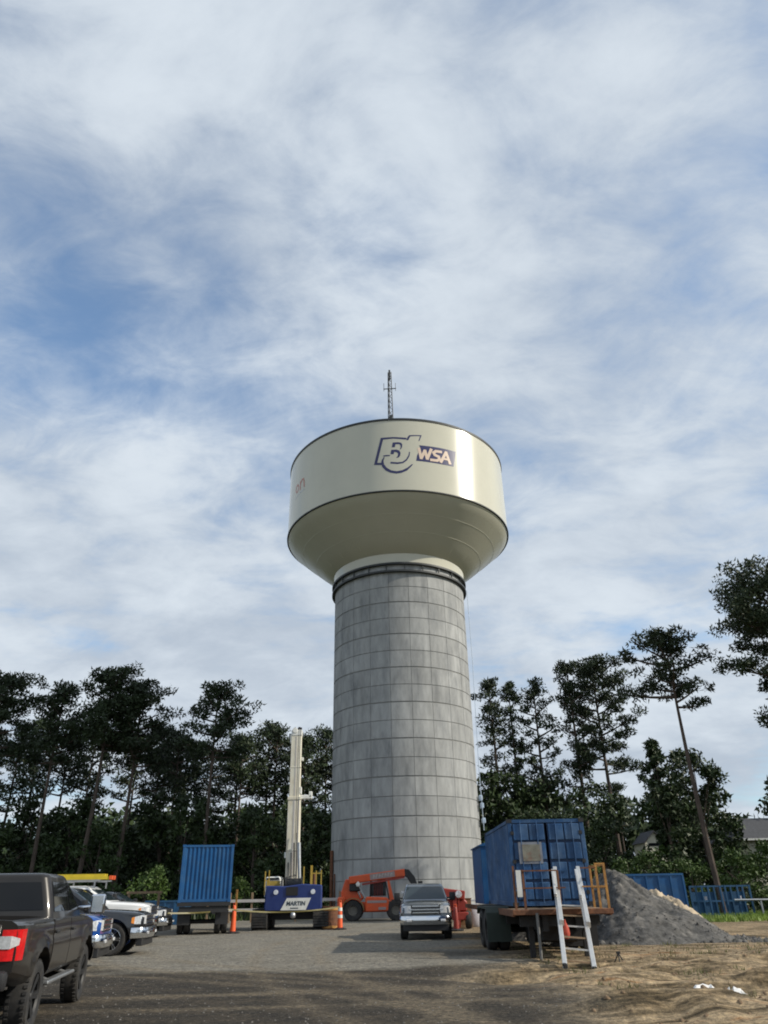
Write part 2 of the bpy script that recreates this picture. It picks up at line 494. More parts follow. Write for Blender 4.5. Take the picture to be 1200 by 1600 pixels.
def gnoise(scale, detail=6, rough=0.6, sc=(1, 1, 1), dist=0.0):
    mp = nd.new('ShaderNodeMapping'); mp.inputs['Scale'].default_value = sc
    ln.new(geo.outputs['Position'], mp.inputs[0])
    n = N(nd, 'ShaderNodeTexNoise', i={'Scale': scale, 'Detail': detail, 'Roughness': rough, 'Distortion': dist})
    ln.new(mp.outputs[0], n.inputs['Vector'])
    return n.outputs[0]


def gramp(v, stops):
    r = nd.new('ShaderNodeValToRGB'); e = r.color_ramp.elements
    e[0].position, e[0].color = stops[0][0], (*stops[0][1], 1); e[1].position, e[1].color = stops[-1][0], (*stops[-1][1], 1)
    for p, c in stops[1:-1]:
        q = e.new(p); q.color = (*c, 1)
    ln.new(v, r.inputs[0])
    return r.outputs[0]


def gmix(fac, a, b):
    n = N(nd, 'ShaderNodeMix', data_type='RGBA')
    if isinstance(fac, float):
        n.inputs[0].default_value = fac
    else:
        ln.new(fac, n.inputs[0])
    ln.new(a, n.inputs[6]); ln.new(b, n.inputs[7])
    return n.outputs[2]


def gattr(nm):
    return N(nd, 'ShaderNodeAttribute', attribute_name=nm).outputs['Fac']


def gmul(a, b):
    n = N(nd, 'ShaderNodeMath', operation='MULTIPLY', use_clamp=True); ln.new(a, n.inputs[0])
    if isinstance(b, float):
        n.inputs[1].default_value = b
    else:
        ln.new(b, n.inputs[1])
    return n.outputs[0]


speck = gnoise(22, 5, 0.75)
gravel = gmix(gmul(gnoise(0.55, 6), 0.8), gramp(speck, [(0.3, (0.10, 0.096, 0.086)), (0.5, (0.215, 0.208, 0.187)), (0.72, (0.36, 0.35, 0.32))]),
              gramp(gnoise(30, 5, 0.7), [(0.3, (0.14, 0.12, 0.088)), (0.7, (0.32, 0.28, 0.215))]))
millc = gramp(speck, [(0.28, (0.016, 0.015, 0.013)), (0.52, (0.042, 0.037, 0.031)), (0.66, (0.075, 0.066, 0.055)), (0.8, (0.24, 0.22, 0.19))])
tanc = gramp(gnoise(14, 5, 0.7), [(0.3, (0.12, 0.098, 0.07)), (0.7, (0.27, 0.22, 0.155))])
sand = gramp(gnoise(0.8, 7, 0.65, (0.7, 2.2, 1), 0.6), [(0.33, (0.045, 0.036, 0.021)), (0.43, (0.115, 0.085, 0.050)), (0.50, (0.31, 0.235, 0.145)), (0.58, (0.43, 0.335, 0.22)), (0.66, (0.31, 0.155, 0.065))])  # dark streaks, here and next line: soil tone plus rut shade put into colour
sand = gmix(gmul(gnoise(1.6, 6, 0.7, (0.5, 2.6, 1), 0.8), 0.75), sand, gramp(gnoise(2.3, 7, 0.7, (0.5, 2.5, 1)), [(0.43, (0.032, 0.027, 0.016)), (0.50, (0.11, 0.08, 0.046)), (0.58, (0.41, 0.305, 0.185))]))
vegc = gramp(gnoise(1.2, 6), [(0.35, (0.045, 0.042, 0.02)), (0.65, (0.075, 0.085, 0.025))])
gravel = gmix(gmul(gramp(gnoise(1.3, 7, 0.7, (0.6, 1.6, 1), 0.5), [(0.42, (0, 0, 0)), (0.62, (1, 1, 1))]), 0.75), gravel, gramp(speck, [(0.3, (0.075, 0.07, 0.058)), (0.7, (0.19, 0.175, 0.148))]))
millc = gmix(gmul(gramp(gnoise(1.1, 7, 0.72, (0.7, 1.5, 1), 0.6), [(0.45, (0, 0, 0)), (0.66, (1, 1, 1))]), 0.7), millc, gramp(gnoise(12, 6, 0.75), [(0.3, (0.045, 0.038, 0.029)), (0.7, (0.13, 0.105, 0.076))]))
grit = gramp(gnoise(7, 6, 0.8), [(0.34, (0.42, 0.42, 0.42)), (0.5, (0.95, 0.95, 0.95)), (0.66, (1.7, 1.65, 1.55))])
c1 = gmix(gattr('mill'), gravel, millc)
c1 = gmix(gmul(gattr('track'), 0.55), c1, tanc)
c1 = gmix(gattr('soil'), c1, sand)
gm_ = N(nd, 'ShaderNodeMix', data_type='RGBA', blend_type='MULTIPLY'); gm_.inputs[0].default_value = 1.0
ln.new(c1, gm_.inputs[6]); ln.new(grit, gm_.inputs[7]); c1 = gm_.outputs[2]
c1 = gmix(gattr('veg'), c1, vegc)
ln.new(c1, bs.inputs['Base Color'])
b1 = N(nd, 'ShaderNodeBump', i={'Strength': 0.9, 'Distance': 0.03}); ln.new(gnoise(24, 6, 0.75), b1.inputs['Height'])
b2 = N(nd, 'ShaderNodeBump', i={'Strength': 0.6, 'Distance': 0.12}); ln.new(gnoise(3.5, 6, 0.65), b2.inputs['Height']); ln.new(b1.outputs[0], b2.inputs['Normal'])
ln.new(b2.outputs[0], bs.inputs['Normal'])
gme.materials.append(gm)
obj('ground', gme, kind='structure')

# ------------------------------------------------------------------ water tower
TX, TY = 1.32, 66.0
tower = thing('water_tower', 'cream water tower tank on a huge grey concrete column', 'water tower', (TX, TY, 0))
SR = 6.2
part('shaft_core', MB().lathe([(SR - 0.04, -0.5), (SR - 0.04, 27.2)], 96), M['joint'], tower, True)
NC, Z0, LIFT = 22, 27.1, 2.9
TH0 = R_(6.7)                                   # a joint, from the side that faces the lot, towards +x
rows = []
z = Z0
while z > -0.4:
    rows.append((z - LIFT / 2 + 0.025, z - 0.055)); rows.append((z - LIFT + 0.055, z - LIFT / 2 - 0.025)); z -= LIFT
rear = MB()
dth = 2 * PI / NC
rnd = random.Random(4)
pmesh = {}
for (za, zb) in rows:
    h = round(zb - za, 3)
    if h not in pmesh:
        mb = MB(); gap = 0.017 / SR; n = 5
        vs, fs = [], []
        for k in range(n + 1):
            a = -PI / 2 + gap + (dth - 2 * gap) * k / n
            for rr, zz in ((SR - 0.04, 0), (SR - 0.012, 0), (SR, 0.012), (SR, h - 0.012), (SR - 0.012, h), (SR - 0.04, h)):
                vs.append((rr * math.cos(a), rr * math.sin(a), zz))
        for k in range(n):
            for j in range(5):
                fs.append((k * 6 + j, (k + 1) * 6 + j, (k + 1) * 6 + j + 1, k * 6 + j + 1))
        fs.append(tuple(range(6))); fs.append(tuple(n * 6 + j for j in range(5, -1, -1)))
        mb.add(vs, fs)
        pmesh[h] = mb.mesh('concrete_panel', M['conc'], True)
    for k in range(NC):
        th = TH0 + k * dth
        mid_th = (th + dth / 2 + PI) % (2 * PI) - PI
        if abs(mid_th) < R_(100):
            o = obj('concrete_panel', pmesh[h], tower, (0, 0, za), (rnd.uniform(-.0006, .0006), 0, th))
        else:
            me = pmesh[h]; rm = Matrix.Translation((0, 0, za)) @ Matrix.Rotation(th, 4, 'Z')
            rear.add([rm @ v.co for v in me.vertices], [tuple(p.vertices) for p in me.polygons])
part('rear_concrete_panels', rear, M['conc'], tower, kind='stuff')
part('concrete_ring_beam', MB().lathe([(SR - 0.1, 27.10), (SR + 0.0, 27.10), (SR + 0.0, 27.84), (SR - 0.1, 27.84)], 128), M['conc'], tower, True)
part('steel_skirt', MB().lathe([(SR - 0.02, 27.86), (SR + 0.05, 27.86), (SR + 0.10, 28.4), (SR + 0.18, 28.85)], 128), M['tank'], tower, True)
ring = MB().lathe([(SR + 0.05, 27.72), (SR + 0.30, 27.72), (SR + 0.30, 27.89), (SR + 0.05, 27.89)], 128, close=True)
part('upper_painter_rail', ring, M['rim'], tower, True)
ring = MB().lathe([(SR + 0.03, 27.00), (SR + 0.30, 27.00), (SR + 0.30, 27.17), (SR + 0.03, 27.17)], 128, close=True)
part('lower_painter_rail', ring, M['rim'], tower, True)
pb = MB().box((0, -(SR + 0.16), 27.46), (0.07, 0.12, 0.62)).mesh('rail_bracket', M['rim'])
for k in range(24):
    obj('rail_bracket', pb, tower, (0, 0, 0), (0, 0, R_(4) + k * 2 * PI / 24))
TR = 11.0
cone_prof = [(SR + 0.17, 28.80), (SR + 0.26, 28.84), (7.6, 29.72), (8.6, 30.54), (9.6, 31.38), (10.3, 31.98), (10.75, 32.38), (10.93, 32.62)]
part('tank_cone', MB().lathe(cone_prof, 160), M['tank_under'], tower, True)
seam = MB()
for rr, zz in ((8.1, 30.145), (9.45, 31.27)):
    seam.lathe([(rr - 0.03, zz - 0.028), (rr + 0.02, zz - 0.016), (rr + 0.03, zz + 0.01)], 128)
for k in range(20):
    a = k * 2 * PI / 20 + 0.1
    d = Vector((math.cos(a), math.sin(a), 0))
    seam.bar(d * 6.95 + Vector((0, 0, 29.20)), d * 10.25 + Vector((0, 0, 31.94)), 0.05, 0.02)
part('weld_seam', seam, M['tank_under'], tower)
part('tank_drip_edge', MB().lathe([(10.93, 32.62), (11.06, 32.64), (11.07, 32.74), (11.0, 32.77)], 160), M['rim'], tower, True)
part('tank_wall', MB().lathe([(TR, 32.76), (TR, 40.15)], 192), M['tank'], tower, True)
part('roof_edge', MB().lathe([(TR - 0.3, 40.12), (TR + 0.05, 40.12), (TR + 0.07, 40.32), (TR - 0.3, 40.36)], 160), M['rim'], tower, True)
part('tank_roof', MB().lathe([(TR - 0.25, 40.33), (8, 40.75), (4, 41.15), (0.01, 41.3)], 96), M['tank'], tower, True)


def wrap(poly_list, off, name, m, thick=0.012, R=TR):
    """flat polygons (s = arc length from the side that faces the lot, z) wrapped onto the tank wall as thin painted plates."""
    bm = bmesh.new()
    for poly in poly_list:
        vs = [bm.verts.new((p[0], p[1], 0)) for p in poly]
        bm.faces.new(vs)
    bm.normal_update()
    bmesh.ops.triangulate(bm, faces=bm.faces)
    s0 = min(v.co.x for v in bm.verts); s1 = max(v.co.x for v in bm.verts)
    c = math.floor(s0 / 0.25) * 0.25
    while c < s1:
        bmesh.ops.bisect_plane(bm, geom=bm.verts[:] + bm.edges[:] + bm.faces[:], plane_co=(c, 0, 0), plane_no=(1, 0, 0), dist=1e-5)
        c += 0.25
    bmesh.ops.recalc_face_normals(bm, faces=bm.faces)
    ex = bmesh.ops.extrude_face_region(bm, geom=bm.faces[:])
    top = [g for g in ex['geom'] if isinstance(g, bmesh.types.BMVert)]
    topset = set(top)
    for v in bm.verts:
        r = R + off + (0 if v in topset else -thick)
        t = v.co.x / R
        v.co = (r * math.sin(t), -r * math.cos(t), v.co.y)
    bmesh.ops.recalc_face_normals(bm, faces=bm.faces)
    me = bpy.data.meshes.new(name); bm.to_mesh(me); bm.free(); me.materials.append(m)
    return obj(name, me, tower)


def stroke(pts, w):
    """polyline -> list of quads with round-ish joins, in the (s, z) plane."""
    out_ = []
    for a, b in zip(pts[:-1], pts[1:]):
        d = Vector((b[0] - a[0], b[1] - a[1])); L = d.length; d /= L; n_ = Vector((-d.y, d.x)) * w / 2; e = d * w * 0.28
        a_, b_ = Vector(a) - e, Vector(b) + e
        out_.append([a_ + n_, a_ - n_, b_ - n_, b_ + n_])
    return out_


LOGO = {
    'B_shadow': [(-1.49, 38.28), (-0.38, 38.29), (0.78, 38.2), (0.93, 38.06), (0.78, 38.0), (-0.39, 38.12), (-1.29, 38.07), (-1.85, 35.66), (-1.43, 35.61), (-1.48, 35.39), (-2.15, 35.47)],
    'J_hook': [(-1.23, 36.21), (-1.43, 35.92), (-1.51, 35.57), (-1.4, 35.16), (-1.1, 34.78), (-0.69, 34.53), (-0.16, 34.41), (0.29, 34.48), (0.79, 34.72), (1.19, 35.17), (1.36, 35.42), (1.22, 35.38), (0.84, 35.03), (0.37, 34.76), (-0.12, 34.66), (-0.61, 34.77), (-1.02, 35.08), (-1.24, 35.45), (-1.29, 35.81), (-1.18, 36.15)],
    'J_top': [(0.84, 37.91), (0.94, 38.25), (1.1, 38.49), (1.66, 38.54), (2.26, 38.58), (2.03, 37.93), (1.95, 37.94), (2.11, 38.46), (1.65, 38.43), (1.19, 38.36), (1.02, 37.98)],
    'B_up': [(-0.41, 37.7), (0.15, 37.72), (0.36, 37.64), (0.45, 37.44), (0.41, 37.18), (0.31, 36.98), (0.2, 36.93), (0.29, 37.16), (0.28, 37.37), (0.17, 37.5), (-0.17, 37.5), (-0.24, 37.18), (-0.5, 37.19)],
    'B_low': [(-0.55, 36.92), (-0.1, 36.93), (0.16, 36.82), (0.27, 36.56), (0.22, 36.28), (0.07, 36.08), (-0.14, 36.05), (0.02, 36.28), (0.04, 36.5), (-0.07, 36.64), (-0.3, 36.69), (-0.36, 36.45), (-0.65, 36.47)],
    'B_mid': [(-1.32, 36.38), (-0.96, 36.40), (-0.68, 36.38), (-0.73, 36.26), (-1.26, 36.26)],
    'B_base': [(-0.64, 35.66), (-0.06, 35.58), (0.4, 35.63), (0.75, 35.92), (0.97, 36.33), (1.04, 36.7), (1.12, 36.65), (1.06, 36.24), (0.82, 35.79), (0.47, 35.49), (-0.03, 35.4), (-0.67, 35.48)],
}
for k, v in LOGO.items():
    wrap([v], 0.008, 'logo_letter_outline', M['navy'])
wrap([[(1.99, 37.46), (2.97, 37.46), (4.14, 37.47), (5.63, 37.46), (5.27, 35.76), (4.04, 35.73), (2.81, 35.75), (1.65, 35.78), (1.75, 36.35), (2.09, 37.16)]], 0.008, 'logo_banner', M['navy'])
W_ = 0.27
LET = {'W': [[(1.95, 37.10), (2.12, 36.08), (2.50, 36.95), (2.68, 36.08), (3.10, 37.15)]],
       'S': [[(4.08, 37.05), (3.55, 37.03), (3.31, 36.84), (3.42, 36.60), (3.80, 36.48), (3.86, 36.22), (3.60, 36.03), (3.02, 36.02)]],
       'A': [[(3.98, 35.95), (4.56, 37.12), (4.90, 35.98)], [(4.28, 36.36), (4.76, 36.36)]]}
lv = 0
for k, ls in LET.items():
    for j, l in enumerate(ls):
        for q in stroke(l, W_ if j == 0 else 0.2):
            lv += 1
            wrap([q], 0.014 + 0.0011 * lv, 'logo_letter', M['logo_cream'])
for q in range(14):
    pass
ov = []
for k in range(14):
    a0, a1 = k * 2 * PI / 14, (k + 1) * 2 * PI / 14
    f = lambda a, s_: (-11.78 + 0.40 * s_ * math.cos(a), 36.32 + 0.48 * s_ * math.sin(a))
    ov.append([f(a0, 1), f(a1, 1), f(a1, 0.62), f(a0, 0.62)])
for q in ov:
    wrap([q], 0.01, 'town_name_letter', M['script'])
for i_, l in enumerate(([(-11.08, 36.75), (-11.05, 35.87)], [(-11.05, 36.5), (-10.75, 36.82), (-10.45, 36.78), (-10.33, 36.45), (-10.28, 35.87)])):
    for q_, q in enumerate(stroke(l, 0.17)):
        wrap([q], 0.010 + 0.0013 * (i_ * 4 + q_), 'town_name_letter', M['script'])
for q in stroke([(-12.2, 35.33), (-11.2, 35.52), (-10.2, 35.52)], 0.07):
    wrap([q], 0.01, 'town_name_underline', M['steel'])
# antenna mast on the roof
mast = MB()
mx, mb0, mt = -0.42, 40.9, 54.6
for k in range(3):
    a = k * 2 * PI / 3 + 0.3
    c0 = Vector((mx + 0.42 * math.cos(a), 0.42 * math.sin(a), mb0)); c1_ = Vector((mx + 0.20 * math.cos(a), 0.20 * math.sin(a), mt))
    mast.cyl(c0, c1_, 0.055, 6)
    a2 = a + 2 * PI / 3
    for j in range(18):
        t0, t1 = j / 18, (j + 1) / 18
        rr0, rr1 = 0.42 - 0.22 * t0, 0.42 - 0.22 * t1
        p = Vector((mx + rr0 * math.cos(a), rr0 * math.sin(a), mb0 + (mt - mb0) * t0)); q = Vector((mx + rr1 * math.cos(a2), rr1 * math.sin(a2), mb0 + (mt - mb0) * t1))
        mast.cyl(p, q, 0.028, 4)
part('antenna_mast', mast, M['rim'], tower)
part('mast_crossbar', MB().cyl((mx - 0.7, -0.05, 52.1), (mx + 0.72, 0.05, 52.25), 0.055, 6).cyl((mx - 0.66, -0.05, 51.8), (mx - 0.66, -0.05, 52.9), 0.03, 6).cyl((mx + 0.66, 0.05, 51.9), (mx + 0.66, 0.05, 53.0), 0.03, 6), M['rim'], tower)
for c_, d_ in (((mx, -0.3, 53.9), (0.2, 0.2, 1.3)), ((mx + 0.05, -0.3, 47.8), (0.32, 0.3, 0.9)), ((mx - 0.1, -0.35, 45.4), (0.42, 0.32, 0.9))):
    part('mast_antenna', MB().box(c_, d_), M['rim'], tower)
part('hanging_cable', MB().tube([(SR * 0.98 + 0.35, -1.6, 26.9), (SR + 0.25, -1.7, 20), (SR + 0.1, -1.8, 11), (SR + 0.15, -1.8, 6)], 0.03, 6), M['bluegrey'], tower)
for zz, xx in ((8.5, 6.28), (7.9, 6.35), (6.75, 6.4)):
    part('cable_fitting', MB().box((xx, -1.5, zz), (0.3, 0.5, 0.42)), M['bluegrey'], tower, bevel=0.05)
part('conduit_pipe', MB().cyl((-6.0, -2.1, -0.2), (-6.0, -2.1, 4.7), 0.13, 8).cyl((-5.72, -2.6, -0.2), (-5.72, -2.6, 3.0), 0.06, 6), M['rust'], tower, True)

# ------------------------------------------------------------------ pickup trucks
def pickup(name, label, loc, heading, paint, H=1.90, lift=0.0, wr=0.41, rim='chrome', grille='chrome', bumper='chrome', glass='glass', screen='glass_blue', mirror='black', mo=1.14):
    t = thing(name, label, 'pickup truck', loc, heading)
    P = M[paint]
    L0, L1 = -2.9, 2.9
    FA, RA = 1.95, -1.62
    zl = 0.50 + lift

    def hw(x):
        a = 1.0
        a -= 0.13 * max(0, (x - 2.2) / 0.7) ** 2.2
        a -= 0.05 * max(0, (-2.3 - x) / 0.6) ** 2
        return a

    def zt(x):
        if x < 1.3:
            v = 1.27
        elif x < 2.55:
            v = 1.27 - 0.075 * ((x - 1.3) / 1.25) ** 1.5
        else:
            v = 1.195 - 0.12 * ((x - 2.55) / 0.35) ** 1.6
        return v + lift

    def zb(x):
        return zl + 0.12 * max(0, (-2.2 - x) / 0.7) + 0.06 * max(0, (x - 2.4) / 0.5)

    def side(x, z):
        u = (z - (0.86 + lift)) / 0.42
        y = hw(x) * (1 - 0.045 * u * u)
        for ax in (FA, RA):
            d = math.hypot(x - ax, z - wr)
            y += 0.045 * max(0, 1 - abs(d - (wr + 0.13)) / 0.16) ** 1.3
        y -= 0.012 * math.exp(-((z - (1.03 + lift)) / 0.035) ** 2)
        return y

    xs = sorted(set([round(L0 + (L1 - L0) * i / 64, 4) for i in range(65)] + [-2.87, 2.87, 2.84]))
    rings = []
    for x in xs:
        b, tp = zb(x), zt(x)
        pts = [(0, b), (hw(x) - 0.15, b)]
        for fr in (0.05, 0.14, 0.25, 0.36, 0.47, 0.58, 0.68, 0.77, 0.85, 0.91):
            z = b + (tp - b) * fr
            y = side(x, z)
            if fr < 0.1:
                y -= 0.05
            pts.append((y, z))
        ys = side(x, b + (tp - b) * 0.91)
        pts += [(ys - 0.03, tp - 0.035), (ys - 0.085, tp - 0.004), (ys * 0.62, tp + 0.018), (ys * 0.3, tp + 0.026), (0, tp + 0.028)]
        rings.append(pts)
    mb = MB(); n = len(rings[0]); vs = []; fs = []
    full = []
    for x, pts in zip(xs, rings):
        loop = [(x, y, z) for y, z in pts] + [(x, -y, z) for y, z in reversed(pts[1:-1])]
        full.append(loop); vs += loop
    m_ = len(full[0])
    for i in range(len(xs) - 1):
        for k in range(m_):
            k2 = (k + 1) % m_
            fs.append((i * m_ + k, i * m_ + k2, (i + 1) * m_ + k2, (i + 1) * m_ + k))
    fs.append(tuple(range(m_))); fs.append(tuple(reversed(range((len(xs) - 1) * m_, len(xs) * m_))))
    mb.add(vs, fs)
    body_me = mb.mesh('body', P)
    cut = MB()
    for ax in (FA, RA):
        for s in (-1, 1):
            cut.lathe([(0.001, s * 0.60), (wr + 0.115, s * 0.60), (wr + 0.115, s * 1.3), (0.001, s * 1.3)], 28, 'y', c=(ax, 0, wr + 0.01 + lift * 0.3))
    cut.box((-1.93, 0, 1.5 + lift), (1.72, 1.62, 1.1))
    cme = cut.mesh('cut', M['black'])
    body = obj('body', body_me, t); co = obj('cut', cme)
    md = body.modifiers.new('b', 'BOOLEAN'); md.operation = 'DIFFERENCE'; md.object = co; md.solver = 'EXACT'
    co.matrix_world = t.matrix_basis
    bpy.context.view_layer.update()
    dg = bpy.context.evaluated_depsgraph_get()
    nm = bpy.data.meshes.new_from_object(body.evaluated_get(dg))
    body.modifiers.clear(); body.data = nm
    bpy.data.objects.remove(co)
    nm.polygons.foreach_set('use_smooth', [True] * len(nm.polygons)); nm.set_sharp_from_angle(angle=R_(32))
    # cab
    def cab_at(z):
        u = max(0.0, (z - 1.22) / (H - 0.05 - 1.22))
        xf = 1.45 - 0.98 * u ** 1.08
        xr = -1.02 + 0.12 * u
        yy = 0.93 - 0.17 * u ** 1.25
        return xf, xr, yy
    cb = MB(); lv = [1.20, 1.3, 1.4, 1.5, 1.6, 1.7, 1.8, H - 0.05]
    rings = []
    def rrect(xf, xr, yy, rad, z, n=5):
        pts = []
        for cx, cy, a0 in ((xf - rad, yy - rad, 0), (xr + rad, yy - rad, PI / 2), (xr + rad, -yy + rad, PI), (xf - rad, -yy + rad, 1.5 * PI)):
            for k in range(n):
                a = a0 + PI / 2 * k / (n - 1)
                pts.append((cx + rad * math.cos(a), cy + rad * math.sin(a), z))
        return pts
    for z in lv:
        xf, xr, yy = cab_at(z)
        rings.append(rrect(xf, xr, yy, 0.13, z + lift))
    xf, xr, yy = cab_at(H - 0.05)
    rings.append(rrect(xf - 0.05, xr + 0.03, yy - 0.035, 0.13, H - 0.012 + lift))
    rings.append(rrect(xf - 0.16, xr + 0.12, yy - 0.12, 0.13, H + 0.008 + lift))
    m_ = len(rings[0])
    cb.add([p for r in rings for p in r], [(i * m_ + k, i * m_ + (k + 1) % m_, (i + 1) * m_ + (k + 1) % m_, (i + 1) * m_ + k) for i in range(len(rings) - 1) for k in range(m_)] + [tuple(range((len(rings) - 1) * m_, len(rings) * m_))])
    part('cab', cb, P, t, True)

    def pane(pts, nrm, nm_, m, th=0.006):
        n_ = Vector(nrm).normalized()
        a = [Vector(p) + n_ * th for p in pts]; b = [Vector(p) - n_ * 0.02 for p in pts]
        k = len(pts)
        q = MB().add(a + b, [tuple(range(k)), tuple(range(2 * k - 1, k - 1, -1))] + [(i, i + k, (i + 1) % k + k, (i + 1) % k) for i in range(k)])
        return part(nm_, q, m, t)
    zA, zB = 1.335, H - 0.12
    xfA, xrA, yA = cab_at(zA); xfB, xrB, yB = cab_at(zB)
    xfM, _, yM = cab_at((zA + zB) / 2); zM = (zA + zB) / 2
    # windscreen in two rows so that it follows the cab front
    ws = MB()
    pts = []
    zr = [zA + (zB - zA) * q / 5 for q in range(6)]
    for z in zr:
        xf, xr, yy = cab_at(z)
        for fy in (-1, -0.92, -0.84, -0.3, 0.3, 0.84, 0.92, 1):
            yv = (yy - 0.045) * abs(fy)
            q = max(0.0, yv - (yy - 0.13))
            pts.append((xf - (0.13 - math.sqrt(0.13 ** 2 - q * q)) + 0.013, math.copysign(yv, fy), z + lift))
    fs = [(r * 8 + c, r * 8 + c + 1, r * 8 + c + 9, r * 8 + c + 8) for r in range(5) for c in range(7)]
    ws.add(pts, fs)
    part('windscreen', ws, M[screen], t, True)
    part('rear_window', MB().add([(cab_at(z)[1] - 0.012, fy * (cab_at(z)[2] - 0.12), z + lift) for z in (zA + 0.03, zB) for fy in (-1, 1)], [(0, 1, 3, 2)]), M[glass], t)
    for s in (-1, 1):
        def sp(x, z):
            return (x, s * (cab_at(z)[2] + 0.0), z + lift)
        nrm = (0, s, 0.28)
        front = [sp(0.29, zA), sp(xfA - 0.20, zA), sp(xfM - 0.17, zM), sp(xfB - 0.15, zB), sp(0.29, zB), sp(0.29, zM)]
        back = [sp(-0.86, zA), sp(0.21, zA), sp(0.21, zM), sp(0.21, zB), sp(-0.76, zB), sp(-0.82, zM)]
        pane(front, nrm, 'side_window', M[glass], 0.012); pane(back, nrm, 'side_window', M[glass], 0.012)
        for (xa, xb) in ((-0.98, 0.235), (0.265, 1.26)):
            d = MB(); nx, nz = 10, 9
            vs = []
            for layer in (0.008, -0.02):
                for i in range(nx + 1):
                    for j in range(nz + 1):
                        x = xa + (xb - xa) * i / nx; z = zl + 0.09 + (1.235 + lift - zl - 0.09) * j / nz
                        vs.append((x, s * (side(x, z) + layer), z))
            q = (nx + 1) * (nz + 1)
            fs = [(i * (nz + 1) + j, (i + 1) * (nz + 1) + j, (i + 1) * (nz + 1) + j + 1, i * (nz + 1) + j + 1) for i in range(nx) for j in range(nz)]
            per = [i * (nz + 1) for i in range(nx + 1)] + [nx * (nz + 1) + j for j in range(1, nz + 1)] + [i * (nz + 1) + nz for i in range(nx - 1, -1, -1)] + [j for j in range(nz - 1, 0, -1)]
            fs += [(per[i], per[(i + 1) % len(per)], per[(i + 1) % len(per)] + q, per[i] + q) for i in range(len(per))]
            d.add(vs, fs)
            dr = part('door', d, P, t, True)
            hx = xa + 0.14
            part('handle', MB().box((hx, s * (side(hx, 1.06 + lift) + 0.03), 1.07 + lift), (0.2, 0.035, 0.035)), M['chrome' if bumper == 'chrome' else 'black'], dr, bevel=0.008)
        # mirror
        mm = part('mirror', MB().box((1.03, s * mo, 1.42 + lift), (0.15, 0.24, 0.30)).bar((1.05, s * 0.9, 1.36 + lift), (1.03, s * (mo - 0.05), 1.38 + lift), 0.06), M[mirror], t, True, bevel=0.04, segs=2)
        part('mirror_glass', MB().box((0.951, s * mo, 1.42 + lift), (0.006, 0.18, 0.25)), M['chrome'], mm)
        # lamps
        hl = MB(); vs = []
        for x, yo in ((2.905, -0.42), (2.935, -0.2), (2.90, -0.05), (2.80, 0.006), (2.62, 0.012)):
            for z in (0.86 + lift, 1.10 + lift if x > 2.7 else 1.06 + lift):
                yb = side(min(x, 2.88), z) if yo > -0.1 else 0.90
                vs.append((x, s * (yb + yo if yo > -0.1 else 0.90 + yo), z))
        fs = [(2 * i, 2 * i + 2, 2 * i + 3, 2 * i + 1) for i in range(4)]
        hl.add(vs, fs)
        part('headlight', hl, M['lens'], t, True)
        part('side_marker', MB().add([(2.62, s * (side(2.62, 0.9 + lift) + 0.012), 0.87 + lift), (2.53, s * (side(2.53, 0.9 + lift) + 0.012), 0.89 + lift), (2.53, s * (side(2.53, 1 + lift) + 0.012), 1.04 + lift), (2.62, s * (side(2.62, 1 + lift) + 0.012), 1.06 + lift)], [(0, 1, 2, 3)]), M['amber'], t)
        tl = MB()
        za, zb_ = 0.83 + lift, 1.17 + lift
        for z0_, z1_, xo in ((za, zb_, 0),):
            pr_ = [(-2.925, 0.76), (-2.93, 0.88), (-2.86, 0.985), (-2.73, 1.006)]
            vs = [(x, s * y, z) for z in (z0_, z1_) for x, y in pr_]
            tl.add(vs, [(i, i + 1, i + 5, i + 4) for i in range(3)])
        tlo = part('tail_light', tl, M['red_lens'], t, True)
        part('clear_lamp', MB().add([(-2.935, s * 0.74, za + 0.13), (-2.942, s * 0.88, za + 0.13), (-2.885, s * 0.972, za + 0.17), (-2.935, s * 0.74, zb_ - 0.07), (-2.942, s * 0.88, zb_ - 0.07), (-2.885, s * 0.975, zb_ - 0.10)], [(0, 1, 4, 3), (1, 2, 5, 4)]), M['lens'], tlo)
    # grille and bumpers
    part('grille', MB().box((2.875, 0, 0.97 + lift), (0.09, 1.16, 0.33)), M['black'], t, bevel=0.02)
    for zz in ((0.87, 0.98, 1.09) if grille == 'chrome' else (0.98,)):
        part('grille_bar', MB().box((2.925, 0, zz + lift), (0.03, 1.36 if zz == 0.98 else 1.04, 0.05)), M['chrome' if grille == 'chrome' else 'black'], t, bevel=0.01)
    fb = MB(); path = [(2.55, -1.0), (2.78, -0.98), (2.96, -0.82), (3.02, -0.45), (3.03, 0), (3.02, 0.45), (2.96, 0.82), (2.78, 0.98), (2.55, 1.0)]
    prof = [(-0.05, 0.50), (0.0, 0.47), (0.03, 0.55), (0.03, 0.68), (0.0, 0.76), (-0.08, 0.77)]
    vs = []
    for i, (x, y) in enumerate(path):
        a = Vector(path[min(i + 1, 8)]) - Vector(path[max(i - 1, 0)]); nrm = Vector((a.y, -a.x)).normalized()
        for (o_, z) in prof:
            vs.append((x + nrm.x * o_, y + nrm.y * o_, z + lift))
    fb.add(vs, [(i * 6 + j, (i + 1) * 6 + j, (i + 1) * 6 + j + 1, i * 6 + j + 1) for i in range(8) for j in range(5)])
    part('front_bumper', fb, M[bumper] if bumper != 'paint' else P, t, True)
    for s in (-1, 1):
        part('fog_lamp', MB().box((3.03, s * 0.66, 0.61 + lift), (0.05, 0.2, 0.09)), M['lens'], t, bevel=0.02)
    part('valance_shade', MB().box((2.82, 0, 0.38 + lift), (0.2, 1.76, 0.26)), M['black'], t, bevel=0.02)  # air dam made deeper; its black also stands for the shade underneath
